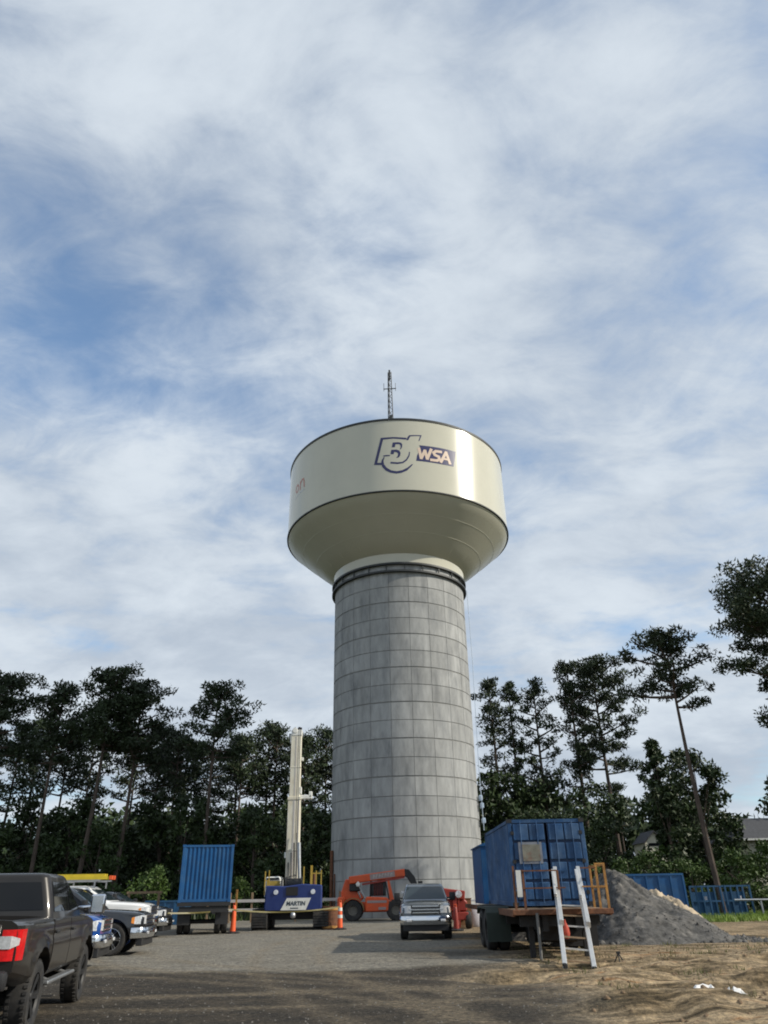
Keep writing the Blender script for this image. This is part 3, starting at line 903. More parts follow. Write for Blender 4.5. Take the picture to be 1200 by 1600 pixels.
    part('rear_bumper', MB().box((-2.98, 0, 0.62 + lift), (0.18, 1.84, 0.22)), M['black' if bumper != 'chrome' else 'chrome'], t, True, bevel=0.05, segs=2)
    part('tailgate', MB().box((-2.905, 0, 1.0 + lift), (0.03, 1.46, 0.46)), P, t, True, bevel=0.012)
    part('chassis', MB().box((0, 0.42, 0.52 + lift * 0.6), (5.2, 0.1, 0.16)).box((0, -0.42, 0.52 + lift * 0.6), (5.2, 0.1, 0.16)).cyl((FA, -0.8, wr), (FA, 0.8, wr), 0.07, 8).cyl((RA, -0.8, wr), (RA, 0.8, wr), 0.09, 8).lathe([(0.01, -0.16), (0.18, -0.1), (0.2, 0), (0.18, 0.1), (0.01, 0.16)], 12, 'y', c=(RA, 0, wr)), M['black'], t)
    for s in (-1, 1):
        part('side_step', MB().box((0.15, s * 0.93, 0.42 + lift), (2.0, 0.13, 0.05)).bar((-0.5, s * 0.93, 0.42 + lift), (-0.5, s * 0.5, 0.55 + lift), 0.05).bar((0.8, s * 0.93, 0.42 + lift), (0.8, s * 0.5, 0.55 + lift), 0.05), M['steel' if rim == 'black' else 'black'], t, bevel=0.015)
    # wheels
    ty = MB().lathe([(wr * 0.66, -0.125), (wr * 0.80, -0.148), (wr * 0.94, -0.142), (wr * 0.985, -0.115), (wr, -0.07), (wr, 0.07), (wr * 0.985, 0.115), (wr * 0.94, 0.142), (wr * 0.80, 0.148), (wr * 0.66, 0.125)], 36, 'y', close=True)
    for k in range(36):
        a = k * 2 * PI / 36
        for s in (-1, 1):
            q = Matrix.Rotation(-a, 3, 'Y')
            ty.box(q @ Vector((wr * 0.985, s * 0.095, 0)), (0.035, 0.05, 0.038), q)
    tme = ty.mesh('tyre', M['rubber'], True)
    rm = MB().lathe([(wr * 0.50, -0.10), (wr * 0.67, -0.11), (wr * 0.69, 0.125), (wr * 0.66, 0.13), (wr * 0.62, 0.10)], 32, 'y')
    for k in range(6):
        for w in (-0.11, 0.11):
            a = k * 2 * PI / 6 + w
            rm.bar((0.05 * math.cos(a), 0.07, 0.05 * math.sin(a)), (wr * 0.65 * math.cos(a), 0.095, wr * 0.65 * math.sin(a)), 0.045, 0.04)
    rm.lathe([(0.001, 0.11), (0.06, 0.105), (0.085, 0.08), (0.085, 0.03)], 16, 'y')
    rme = rm.mesh('rim', M[rim], True)
    dme = MB().lathe([(0.001, 0.02), (wr * 0.42, 0.02), (wr * 0.42, -0.03), (wr * 0.66, -0.06)], 20, 'y').mesh('wheel_hub', M['black'])
    for ax in (FA, RA):
        for s in (-1, 1):
            w = obj('wheel_hub', dme, t, (ax, s * 0.86, wr), (0, 0, 0 if s > 0 else PI))
            obj('tyre', tme, w); obj('rim', rme, w)
    return t


def head(hx, hy):
    return math.atan2(hy, hx)


def front_at(x, y, h, fx=3.03, fy=0.0):
    """root location so that the local point (fx, fy) stands at (x, y)."""
    return (x - fx * math.cos(h) + fy * math.sin(h), y - fx * math.sin(h) - fy * math.cos(h), 0)


# near pickup, seen from behind: right-hand wheels at (-4.86, 11.75) and (-5.51, 15.16)
hd = head(-0.65, 3.41)
pickup('pickup_truck', 'dark bronze lifted pickup seen from behind, with red tail light', front_at(-4.90, 11.80, hd, -1.62, -1.0), hd, 'p_bronze', H=1.86, lift=0.10, wr=0.43, rim='black', grille='black', bumper='paint', mirror='chrome', mo=1.24)
hb = head(0.985, 0.17)
pickup('pickup_truck', 'bright blue pickup nose showing beyond the bronze pickup', front_at(-7.56, 21.6, hb, 2.9, -0.9), hb, 'p_blue', H=1.86, wr=0.40)
hk = head(0.99, 0.10)
pickup('pickup_truck', 'black pickup with big spoked chrome wheels in the parked row', front_at(-7.95, 26.6, hk, 2.9, -0.9), hk, 'p_black', H=1.92, wr=0.45, rim='chrome')
hwv = head(0.99, 0.08)
wt = pickup('work_truck', 'white work pickup carrying a yellow ladder on its roof rack', front_at(-9.3, 31.6, hwv, 2.9, -0.9), hwv, 'p_white', H=1.84, lift=0.20, wr=0.43, rim='black', bumper='chrome')
rk = MB()
for x in (-2.4, -0.6, 0.7):
    rk.bar((x, -0.85, 2.02), (x, 0.85, 2.02), 0.05)
    for s in (-1, 1):
        rk.bar((x, s * 0.85, 1.25 if x < -1 else 1.78), (x, s * 0.85, 2.02), 0.05)
for s in (-1, 1):
    rk.bar((-2.6, s * 0.85, 2.05), (0.9, s * 0.85, 2.05), 0.05)
part('roof_rack', rk, M['steel'], wt, loc=(0, 0, 0.18))
hdk = head(0.98, 0.06)
pickup('pickup_truck', 'charcoal pickup farthest in the row, near the left container', front_at(-10.35, 37.6, hdk, 2.9, -0.9), hdk, 'p_dark', H=1.86, rim='black', grille='black')
pickup('pickup_truck', 'silver pickup facing the camera in front of the water tower', (1.42, 34.95, 0), -PI / 2 - 0.03, 'p_silver', H=1.90, grille='chrome', mirror='black', rim='chrome', lift=0.04, wr=0.43)

# extension ladder lying on the rack
lad = thing('extension_ladder', 'yellow fibreglass extension ladder lying on the white work truck rack', 'ladder', (wt.location.x, wt.location.y, 2.265), hwv)
for s in (-1, 1):
    part('ladder_rail', MB().box((-0.6, -0.45 + s * 0.2, 0.05), (3.6, 0.05, 0.10)), M['ladder_yellow'], lad)
    part('ladder_rail', MB().box((-0.7, -0.45 + s * 0.16, 0.15), (3.4, 0.05, 0.09)), M['ladder_yellow'], lad)
part('ladder_foot', MB().box((1.24, -0.65, 0.06), (0.12, 0.09, 0.14)).box((1.24, -0.25, 0.06), (0.12, 0.09, 0.14)), M['cone'], lad)
part('ladder_end_cap', MB().box((-2.55, -0.65, 0.08), (0.3, 0.07, 0.18)).box((-2.55, -0.25, 0.08), (0.3, 0.07, 0.18)), M['p_blue'], lad)
rg_ = MB().cyl((0, -0.65, 0.06), (0, -0.25, 0.06), 0.018, 6).mesh('rung', M['alu'])
for k in range(11):
    obj('rung', rg_, lad, (-2.3 + k * 0.33, 0, 0))

# ------------------------------------------------------------------ containers and trailers
def corrugated(w, h, pitch, depth):
    """wall in x (0..w), z (0..h), facing -y, corrugations running up."""
    mb = MB(); n = max(1, round(w / pitch)); p = w / n
    xs, ys = [], []
    for k in range(n):
        for fx, fy in ((0.0, 0), (0.30, 0), (0.5, depth), (0.8, depth)):
            xs.append((k + fx) * p); ys.append(fy)
    xs.append(w); ys.append(0)
    vs = [(x, y, z) for x, y in zip(xs, ys) for z in (0, h)]
    mb.add(vs, [(2 * i, 2 * i + 2, 2 * i + 3, 2 * i + 1) for i in range(len(xs) - 1)])
    return mb


def container(name, label, loc, W, L, Hh, mname, rz=0.0, doors=False, pitch=0.23):
    t = thing(name, label, 'shipping container', loc, rz)
    m = M[mname]; pw = 0.13
    for x in (-W / 2 + pw / 2, W / 2 - pw / 2):
        for y in (pw / 2, L - pw / 2):
            cp = part('corner_post', MB().box((x, y, Hh / 2), (pw, pw, Hh)), m, t, bevel=0.012)
            for zc_ in (Hh - 0.05, 0.05):
                part('corner_casting', MB().box((x, y, zc_), (pw + 0.03, pw + 0.03, 0.11)), M['black' if mname == 'cont_old' else mname], cp)
    for y, nm in ((pw / 2, 0), (L - pw / 2, 1)):
        part('top_rail', MB().box((0, y, Hh - 0.06), (W - 2 * pw, pw * 0.8, 0.10)), m, t)
        part('bottom_rail', MB().box((0, y, 0.07), (W - 2 * pw, pw * 0.8, 0.12)), m, t)
    for x in (-W / 2 + 0.05, W / 2 - 0.05):
        part('side_rail', MB().box((x, L / 2, Hh - 0.06), (0.08, L - 2 * pw, 0.09)).box((x, L / 2, 0.07), (0.08, L - 2 * pw, 0.12)), m, t)
    part('roof', MB().box((0, L / 2, Hh - 0.025), (W - 0.12, L - 0.12, 0.03)), m, t)
    part('floor', MB().box((0, L / 2, 0.05), (W - 0.12, L - 0.12, 0.06)), M['black'], t)
    zz, hh = 0.13, Hh - 0.24
    sw = corrugated(L - 2 * pw, hh, 0.28, 0.04).mesh('side_wall', m)
    obj('side_wall', sw, t, (-W / 2 + 0.03, L - pw, zz), (0, 0, -PI / 2))
    obj('side_wall', sw, t, (W / 2 - 0.03, pw, zz), (0, 0, PI / 2))
    ew = corrugated(W - 2 * pw, hh, pitch, 0.055).mesh('end_wall', m)
    obj('end_wall', ew, t, (W / 2 - pw, L - 0.03, zz), (0, 0, PI))
    if not doors:
        obj('end_wall', ew, t, (-W / 2 + pw, 0.03, zz))
    else:
        dw = (W - 2 * pw) / 2 - 0.035
        for s in (-1, 1):
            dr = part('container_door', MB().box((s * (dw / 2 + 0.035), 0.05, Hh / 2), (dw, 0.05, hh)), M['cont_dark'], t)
            n = 4; ph = hh / n
            for k in range(n):
                for q in (-1, 1):
                    part('door_panel', MB().box((s * (dw / 2 + 0.035) + q * dw * 0.245, 0.012, zz + ph * (k + 0.5)), (dw * 0.455, 0.055, ph - 0.075)), m, dr, bevel=0.018)
            for q in (-0.25, 0.25):
                part('lock_rod', MB().cyl((s * (dw / 2 + 0.035) + q * dw, -0.035, 0.06), (s * (dw / 2 + 0.035) + q * dw, -0.035, Hh - 0.06), 0.018, 8).box((s * (dw / 2 + 0.035) + q * dw + 0.08, -0.045, 0.95), (0.26, 0.02, 0.035)), M['cont_old'], dr)
            part('hinge', MB().box((s * (W / 2 - pw), -0.012, 0.35), (0.10, 0.03, 0.1)).box((s * (W / 2 - pw), -0.012, Hh / 2), (0.10, 0.03, 0.1)).box((s * (W / 2 - pw), -0.012, Hh - 0.4), (0.10, 0.03, 0.1)), M['black'], dr)
    return t


def truck_wheel(parent, loc, r=0.52, w=0.30, rm='rust'):
    ty = MB().lathe([(r * 0.56, -w / 2 + 0.02), (r * 0.85, -w / 2), (r * 0.97, -w / 2 + 0.03), (r, -w / 2 + 0.06), (r, w / 2 - 0.06), (r * 0.97, w / 2 - 0.03), (r * 0.85, w / 2), (r * 0.56, w / 2 - 0.02)], 28, 'y', close=True)
    wd = part('tyre', ty, M['rubber'], parent, True, loc=loc, rot=(0, 0, PI / 2))
    part('rim', MB().lathe([(0.001, 0.0), (r * 0.25, 0.02), (r * 0.3, -0.03), (r * 0.5, -0.05), (r * 0.58, w / 2 - 0.03)], 20, 'y').lathe([(0.001, 0.0), (r * 0.25, -0.02), (r * 0.58, -w / 2 + 0.03)], 20, 'y'), M[rm], wd, True)
    return wd


# left trailer with its corrugated blue container
LTX, LTY = -9.12, 40.0
lt = thing('flatbed_trailer', 'black flatbed trailer under the left corrugated blue container', 'trailer', (LTX, LTY, 0), R_(12.5))
part('deck', MB().box((0, 3.0, 1.28), (2.5, 7.0, 0.16)), M['black'], lt)
part('frame_beam', MB().box((-0.5, 3, 1.02), (0.16, 6.8, 0.34)).box((0.5, 3, 1.02), (0.16, 6.8, 0.34)).box((0, -0.35, 1.05), (2.3, 0.14, 0.26)), M['black'], lt)
for y in (0.6, 1.8):
    for x in (-1.05, -0.72, 0.72, 1.05):
        truck_wheel(lt, (x, y, 0.52), 0.52, 0.28, 'black')
    part('axle', MB().cyl((-1.1, y, 0.52), (1.1, y, 0.52), 0.08, 8), M['black'], lt)
part('mudflap', MB().box((-0.9, -0.12, 0.72), (0.6, 0.02, 0.62)).box((0.9, -0.12, 0.72), (0.6, 0.02, 0.62)), M['black'], lt)
for s in (-1, 1):
    part('landing_leg', MB().box((s * 0.9, 5.2, 0.56), (0.12, 0.12, 1.1)), M['black'], lt)
container('shipping_container', 'blue corrugated container on the trailer beside the parked pickups', (LTX, LTY, 1.365), 2.50, 6.06, 2.55, 'cont', R_(12.5), pitch=0.205)

# right trailer: deck, rusty edge, railings, wheels
RTX, RTY = 4.65, 22.4
rtt = thing('flatbed_trailer', 'dark flatbed trailer with rusty edge and railings under the worn blue container', 'trailer', (RTX, RTY, 0))
DZ = 1.16
part('deck', MB().box((0, 7.2, DZ - 0.10), (2.60, 14.2, 0.08)), M['black'], rtt)
part('rusty_edge', MB().box((0, 0.04, DZ - 0.08), (2.72, 0.10, 0.13)), M['rust'], rtt, bevel=0.01)
part('side_edge', MB().box((-1.32, 7.2, DZ - 0.1), (0.06, 14.2, 0.16)).box((1.32, 7.2, DZ - 0.1), (0.06, 14.2, 0.16)), M['rust'], rtt)
pk = MB().box((0, 0, 0), (0.30, 1.95, 0.035)).mesh('deck_plank', M['wood'])
for k in range(8):
    obj('deck_plank', pk, rtt, (-1.10 + k * 0.314, 1.08, DZ - 0.035 + 0.004 * (k % 3)))
part('frame_beam', MB().box((-0.45, 7.2, 0.83), (0.15, 13.8, 0.44)).box((0.45, 7.2, 0.83), (0.15, 13.8, 0.44)).box((0, 0.6, 0.85), (2.2, 0.12, 0.25)).box((0, 2.6, 0.85), (2.4, 0.12, 0.25)), M['black'], rtt)
for y in (3.7, 5.0):
    for x in (-1.55, -1.18, 0.95, 1.30):
        truck_wheel(rtt, (x, y, 0.55), 0.55, 0.32, 'black')
    part('axle', MB().cyl((-1.6, y, 0.55), (1.3, y, 0.55), 0.09, 8), M['black'], rtt)
part('mudguard', MB().prism([(2.95, 0.25), (2.95, 1.02), (3.2, 1.18), (5.5, 1.18), (5.72, 1.0), (5.72, 0.94), (5.48, 1.12), (3.22, 1.12), (3.0, 0.98), (3.0, 0.25)], -1.74, -1.02, 'x'), mat('dark_green_mudguard', (0.018, 0.03, 0.024), 0.6), rtt)
part('prop_pole', MB().cyl((-0.72, -0.05, -0.1), (-0.72, -0.05, DZ - 0.1), 0.04, 8), mat('grey_prop', (0.16, 0.16, 0.155), 0.6), rtt)
for x in (-0.75, 0.75):
    part('landing_leg', MB().box((x, 1.0, 0.5), (0.14, 0.14, 1.05)), M['black'], rtt)
part('shade_filler_box', MB().box((0.25, 1.9, 0.62), (1.2, 0.6, 0.6)), M['black'], rtt, bevel=0.02)  # added black box, darkens the open space under the deck
part('tank', MB().cyl((-0.55, 2.9, 0.52), (0.9, 2.9, 0.52), 0.3, 16), M['black'], rtt, True)  # added black cylinder, another filler for the dark below the deck
part('shade_filler_board', MB().box((0.9, 3.05, 0.55), (1.4, 0.05, 0.9)), M['black'], rtt)  # added black sheet standing in for shade under the trailer
part('shade_filler_coil', MB().tube([(-0.2 + 0.35 * math.cos(a), 1.9, 0.62 + 0.22 * math.sin(a)) for a in [k * 0.5 for k in range(26)]], 0.03, 6), M['black'], rtt)  # added black coil, fills the underside with dark
for x, y, h, m in ((1.06, 0.10, 1.10, 'rust_yellow'), (1.29, 0.10, 1.12, 'rust_yellow'), (1.29, 1.7, 1.1, 'rust_yellow'), (-1.24, 0.10, 1.08, 'rust'), (-0.98, 0.12, 0.98, 'rust'), (-0.02, 0.10, 0.95, 'rust')):
    part('rail_post', MB().box((x, y, DZ + h / 2 - 0.02), (0.06, 0.05, h)), M[m], rtt)
for (xa, xb, z, m) in ((-1.2, 0.16, 0.50, 'rust'), (0.62, 1.28, 0.52, 'rust_yellow'), (1.03, 1.29, 1.08, 'rust_yellow'), (0.62, 1.05, 0.98, 'rust'), (-1.2, -0.02, 0.93, 'rust')):
    part('handrail', MB().box(((xa + xb) / 2, 0.09, DZ + z), (xb - xa, 0.035, 0.035)), M[m], rtt)
part('handrail', MB().box((1.29, 0.9, DZ + 1.05), (0.05, 1.6, 0.05)).box((1.29, 0.9, DZ + 0.5), (0.05, 1.6, 0.05)), M['rust_yellow'], rtt)
part('white_board', MB().box((-1.11, 0.07, DZ + 0.62), (0.14, 0.03, 0.66)), M['white'], rtt)
ctn = container('shipping_container', 'worn blue container with double doors on the rusty flatbed trailer', (4.86, 24.6, DZ + 0.03), 2.38, 6.06, 2.40, 'cont_old', 0.0, doors=True)
sg = part('notice', MB().box((-0.55, -0.035, 1.44), (0.72, 0.02, 0.60)), mat('notice_frame', (0.20, 0.215, 0.25), 0.6, var=0.25, scale=5), ctn, label='weathered notice with rust and peeling print')
part('notice_face', MB().box((-0.53, -0.052, 1.44), (0.54, 0.02, 0.46)), M['sign_patch'], sg)
# smaller blue box behind on the same trailer
sb = thing('equipment_box', 'small blue steel cabin with a dark doorway behind the worn container', 'equipment cabin', (4.15, 32.2, DZ + 0.005))
part('wall', MB().box((-0.48, 1.6, 1.05), (0.06, 3.2, 2.1)).box((1.05, 1.6, 1.05), (0.06, 3.2, 2.1)).box((-0.37, 0.0, 1.05), (0.26, 0.06, 2.1)).box((0.7, 0.0, 1.05), (0.75, 0.06, 2.1)).box((0.05, 0.0, 1.75), (0.58, 0.06, 0.7)).box((0.28, 3.2, 1.05), (1.6, 0.06, 2.1)), M['cont'], sb)
part('roof', MB().prism([(-0.58, 2.10), (0.28, 2.38), (1.14, 2.10), (1.14, 2.06), (-0.58, 2.06)], -0.08, 3.3, 'y'), M['cont'], sb)
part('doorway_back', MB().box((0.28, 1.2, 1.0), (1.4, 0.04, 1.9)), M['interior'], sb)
part('red_toolbox', MB().box((0.05, -0.18, 0.10), (0.5, 0.22, 0.18)), M['red'], sb, bevel=0.02)

# aluminium access ladder leaning on the deck
b0 = Vector((4.0, 19.75, 0)); b1 = Vector((4.70, 19.85, 0)); t0 = Vector((4.79, 23.75, 2.06)); t1 = Vector((5.46, 23.75, 2.06))
b0.z = G(b0.x, b0.y) - 0.03; b1.z = G(b1.x, b1.y) - 0.03
al = thing('access_ladder', 'aluminium ladder stairs leaning from the sand up to the trailer deck', 'ladder')
for a, b in ((b0, t0), (b1, t1)):
    d = (b - a)
    nrm = Vector((0, -d.z, d.y)).normalized()
    part('side_rail', MB().bar(a, a + d * 0.74, 0.11, 0.19), M['alu'], al, bevel=0.012)
    part('side_rail', MB().bar(a + d * 0.38 + nrm * 0.13 + Vector((0.03, 0, 0)), b + nrm * 0.10 + Vector((0.03, 0, 0)), 0.11, 0.17), M['alu'], al, bevel=0.012)
    part('handrail_strip', MB().bar(a + d * 0.62 + nrm * 0.25 - Vector((0.05, 0, 0)), a + d * 0.93 + nrm * 0.22 - Vector((0.06, 0, 0)), 0.07, 0.10), M['alu'], al, bevel=0.01)
    part('ladder_foot', MB().box(a + Vector((0, 0, 0.06)), (0.10, 0.16, 0.2)), M['black'], al, bevel=0.02)
for k in range(6):
    f = 0.09 + 0.105 * k
    a = b0.lerp(t0, f); b = b1.lerp(t1, f)
    part('tread', MB().bar(a, b, 0.16, 0.035), M['wood' if k % 2 == 0 else 'alu'], al)
p_ = b0.lerp(t0, 0.40) + Vector((0.12, -0.05, -0.05))
rb = thing('red_pouch', 'small red cloth pouch hanging inside the aluminium ladder', 'pouch', p_)
part('pouch', MB().lathe([(0.001, -0.24), (0.07, -0.22), (0.10, -0.12), (0.08, 0.02), (0.03, 0.12), (0.012, 0.2)], 12), mat('red_cloth', (0.40, 0.06, 0.035), 0.8), rb, True)
part('strap', MB().tube([(0, 0, 0.17), (-0.05, 0.02, 0.22), (-0.1, 0.04, 0.2)], 0.012, 6), M['black'], rb)

# ------------------------------------------------------------------ crawler crane
cr = thing('crawler_crane', 'blue crawler crane with raised cream boom left of the tower', 'crane', (-5.35, 45.2, 0), R_(2))
for s in (-1, 1):
    tr = part('track', MB().prism([(-2.05, 0.28), (-1.8, 0.03), (1.8, 0.03), (2.05, 0.28), (2.1, 0.62), (1.85, 0.93), (-1.85, 0.93), (-2.1, 0.62)], s * 1.6 - 0.41, s * 1.6 + 0.41, 'x'), M['rubber'], cr, bevel=0.04)
    shoe = MB()
    for k in range(22):
        yy = -1.9 + 3.8 * k / 21
        shoe.box((s * 1.6, yy, 0.95), (0.80, 0.1, 0.05)); shoe.box((s * 1.6, yy, 0.02), (0.80, 0.1, 0.05))
    for k in range(6):
        zz = 0.18 + 0.6 * k / 5
        shoe.box((s * 1.6, -2.13, zz), (0.80, 0.06, 0.09)); shoe.box((s * 1.6, 2.13, zz), (0.80, 0.06, 0.09))
    part('track_shoe', shoe, M['rubber'], tr)
part('carbody', MB().box((0, 0, 0.62), (2.4, 1.6, 0.36)).cyl((0, 0, 0.78), (0, 0, 0.98), 0.8, 24), M['black'], cr)
ct = part('counterweight', MB().prism([(-1.33, 0.86), (1.57, 0.86), (1.62, 1.0), (1.62, 2.06), (0.6, 2.12), (-0.3, 2.02), (-1.33, 2.06), (-1.38, 1.0)], -2.1, -1.4, 'y'), M['rig_blue'], cr, bevel=0.05)
part('counterweight_recess', MB().box((0.05, -2.12, 1.78), (0.62, 0.05, 0.4)), M['interior'], cr)
for s in (-0.80, 1.15):
    part('rear_lamp', MB().lathe([(0.001, -0.03), (0.11, -0.03), (0.13, 0.03)], 16, 'y', c=(s, -2.12, 1.74)), M['lens'], cr)
sgn = part('name_board', MB().prism([(-0.52, 0.90), (0.80, 0.90), (1.06, 1.46), (-0.20, 1.46)], -2.125, -2.09, 'y'), M['white'], cr)


def text_mesh(s, size, m, ext=0.004, shear=0.0, bold=0.0):
    cu = bpy.data.curves.new('txt', 'FONT'); cu.body = s; cu.size = size; cu.extrude = ext; cu.align_x = 'CENTER'; cu.align_y = 'CENTER'; cu.shear = shear; cu.offset = bold
    o = bpy.data.objects.new('txt', cu); col.objects.link(o)
    bpy.context.view_layer.update()
    me = bpy.data.meshes.new_from_object(o.evaluated_get(bpy.context.evaluated_depsgraph_get()))
    bpy.data.objects.remove(o)
    me.materials.clear(); me.materials.append(m)
    return me


obj('lettering', text_mesh('MARTIN', 0.27, M['letter'], shear=0.1, bold=0.008), sgn, (0.27, -2.131, 1.20), (PI / 2, 0, 0))
part('small_print', MB().box((0.2, -2.128, 0.99), (0.42, 0.006, 0.05)), M['letter'], sgn)
part('upper_deck', MB().box((0, 0.2, 1.35), (2.7, 3.2, 0.9)), M['rig_blue'], cr, bevel=0.04)
part('winch', MB().cyl((-0.35, -1.2, 2.12), (0.45, -1.2, 2.12), 0.28, 16).cyl((-0.4, -1.2, 2.12), (-0.32, -1.2, 2.12), 0.36, 16).cyl((0.42, -1.2, 2.12), (0.5, -1.2, 2.12), 0.36, 16), M['black'], cr, True)
cabp = part('operator_cab', MB().prism([(-1.55, 1.5), (-0.68, 1.5), (-0.68, 2.42), (-0.78, 2.52), (-1.48, 2.50), (-1.56, 2.38)], -0.9, 0.5, 'y'), M['white'], cr, bevel=0.05)
part('cab_window', MB().box((-1.12, -0.925, 2.40), (0.68, 0.02, 0.10)), M['glass'], cabp)
part('cab_panel', MB().box((-1.08, -0.93, 2.17), (0.72, 0.02, 0.26)), M['yellow'], cabp)
rl = MB()
for (x, y, zt_) in ((-1.42, -1.9, 2.75), (-1.25, -1.6, 2.8), (0.62, -1.7, 2.95), (1.0, -1.75, 3.0), (1.06, -1.7, 3.0), (1.28, -1.6, 2.75), (1.55, -1.6, 2.78)):
    rl.box((x, y, (1.6 + zt_) / 2), (0.055, 0.055, zt_ - 1.6))
rl.box((1.28, -1.6, 2.62), (0.6, 0.05, 0.05)).box((-1.33, -1.75, 2.3), (0.25, 0.05, 0.05))
part('guard_rail', rl, M['yellow'], cr)
bm_ = part('boom', MB().prism([(-0.40, -0.36), (0.36, -0.36), (0.40, -0.28), (0.40, 0.30), (0.3, 0.38), (-0.3, 0.38), (-0.40, 0.30)], 0, 4.9, 'z'), M['boom'], cr, bevel=0.02, loc=(-0.12, -0.3, 1.7), rot=(R_(-3), R_(-0.6), 0))
bm_.scale = (0.9, 0.9, 1.0)
part('boom_section', MB().prism([(-0.34, -0.30), (0.31, -0.30), (0.34, -0.24), (0.34, 0.26), (-0.34, 0.26)], 4.9, 8.5, 'z'), M['boom'], bm_, bevel=0.02)
part('boom_groove', MB().box((0.0, -0.365, 2.5), (0.08, 0.02, 4.7)).box((0.0, -0.305, 6.7), (0.06, 0.02, 3.4)).box((0.30, -0.365, 2.5), (0.05, 0.02, 4.7)), M['pale_decal'], bm_)
part('boom_collar', MB().box((0, 0, 4.85), (0.86, 0.80, 0.16)).box((0, 0, 2.1), (0.84, 0.78, 0.05)).box((0, 0, 6.6), (0.74, 0.64, 0.05)), M['boom'], bm_, bevel=0.015)
part('boom_head', MB().box((0.02, 0, 8.62), (0.70, 0.66, 0.34)).box((-0.36, 0, 8.3), (0.14, 0.4, 0.5)).cyl((-0.1, -0.38, 8.75), (-0.1, 0.38, 8.75), 0.17, 12), M['white'], bm_, bevel=0.02)
part('head_sheave', MB().cyl((0.18, -0.2, 8.86), (0.18, 0.2, 8.86), 0.13, 12).box((-0.12, 0, 8.88), (0.08, 0.08, 0.26)).box((0.3, 0, 8.84), (0.07, 0.07, 0.3)).box((-0.44, -0.1, 8.45), (0.12, 0.14, 0.3)), M['black'], bm_)
part('side_bracket', MB().box((0.72, 0, 4.95), (0.8, 0.3, 0.22)).box((1.02, 0, 5.08), (0.22, 0.3, 0.34)).box((0.38, -0.1, 5.3), (0.12, 0.4, 0.4)), M['white'], bm_, bevel=0.03)
part('boom_fitting', MB().box((0.42, 0, 7.1), (0.16, 0.25, 0.2)).box((-0.46, 0, 1.9), (0.14, 0.2, 0.3)).box((-0.46, 0, 6.0), (0.1, 0.2, 0.2)), M['white'], bm_, bevel=0.02)
for k in range(4):
    x = -0.55 + 0.22 * k
    part('hydraulic_hose', MB().tube([(x, -1.5, 1.9), (x - 0.05, -1.35, 2.35 + 0.08 * k), (-0.3 + 0.15 * k, -0.9, 2.5), (-0.35 + 0.14 * k, -0.62, 3.2 + 0.5 * k)], 0.03, 6), M['black'], cr)
part('boom_cylinder', MB().cyl((0.35, -0.9, 1.9), (0.22, -0.72, 4.2), 0.09, 12), M['steel'], cr, True)
part('hoist_cable', MB().cyl((0.05, -1.2, 2.35), (-0.02, -0.75, 10.4), 0.014, 5).cyl((0.15, -1.2, 2.35), (0.08, -0.75, 10.4), 0.014, 5), M['black'], cr)
part('exhaust', MB().cyl((1.05, 0.6, 1.8), (1.05, 0.6, 2.7), 0.07, 10), M['rust'], cr, True)
part('hook_ball', MB().lathe([(0.001, -0.16), (0.12, -0.1), (0.15, 0), (0.12, 0.1), (0.03, 0.17)], 14, c=(0.15, -2.18, 0.66)), M['steel'], cr, True)

# rusty steel pipe section beside the track
dp = thing('steel_pipe', 'rusty brown steel casing standing beside the crane track', 'pipe', (-3.18, 43.6, G(-3.18, 43.6)))
part('pipe_wall', MB().lathe([(0.46, 0.0), (0.47, 1.05), (0.43, 1.05), (0.42, 0.0)], 40, close=True), M['rust'], dp, True)
for z_ in (0.05, 0.86):
    part('pipe_band', MB().lathe([(0.470, z_), (0.492, z_ + 0.01), (0.492, z_ + 0.11), (0.470, z_ + 0.12)], 40), M['rust_yellow'], dp, True)

# ------------------------------------------------------------------ telehandler
th = thing('telehandler', 'orange telehandler with lowered boom at the foot of the tower', 'telehandler', (-1.1, 55.9, 0))
part('chassis', MB().prism([(-1.95, 0.62), (-0.85, 0.50), (0.9, 0.50), (1.75, 0.62), (1.75, 0.95), (0.9, 1.05), (-1.95, 1.15)], -0.62, 0.62, 'y'), M['orange'], th, bevel=0.04)
part('engine_cover', MB().prism([(-0.62, 0.52), (0.95, 0.55), (0.98, 1.18), (0.82, 1.36), (-0.50, 1.42), (-0.62, 1.36)], -1.15, -0.2, 'y'), M['orange'], th, bevel=0.06)
part('cover_stripe', MB().box((0.15, -1.157, 1.12), (1.3, 0.02, 0.15)), M['grey_decal'], th)
part('cover_vent', MB().box((0.5, -1.157, 0.72), (0.5, 0.02, 0.16)), M['grey_decal'], th)
part('rear_tower', MB().prism([(-2.25, 0.7), (-1.35, 0.75), (-0.75, 1.35), (-1.25, 2.0), (-1.4, 2.45), (-2.0, 2.5), (-2.3, 1.7)], -0.38, 0.38, 'y'), M['orange'], th, bevel=0.05)
part('counterweight', MB().box((-2.25, 0, 1.05), (0.5, 1.9, 0.75)), M['orange'], th, bevel=0.08)
cabf = MB()
for x0_, x1_ in ((-0.35, -0.28), (0.98, 0.72)):
    for y in (0.25, 1.1):
        cabf.bar((x0_, y, 1.2), (x1_, y, 2.42), 0.08)
cabf.box((0.2, 0.68, 2.44), (1.15, 0.95, 0.07))
part('cab_frame', cabf, M['black'], th)
part('cab_panel', MB().box((0.3, 0.68, 1.05), (1.3, 0.9, 0.5)), M['orange'], th, bevel=0.04)
part('front_post', MB().prism([(1.0, 1.0), (1.32, 0.98), (1.3, 1.2), (1.02, 2.35), (0.86, 2.35), (1.0, 1.3)], -1.05, -0.85, 'y'), M['orange'], th, bevel=0.02)
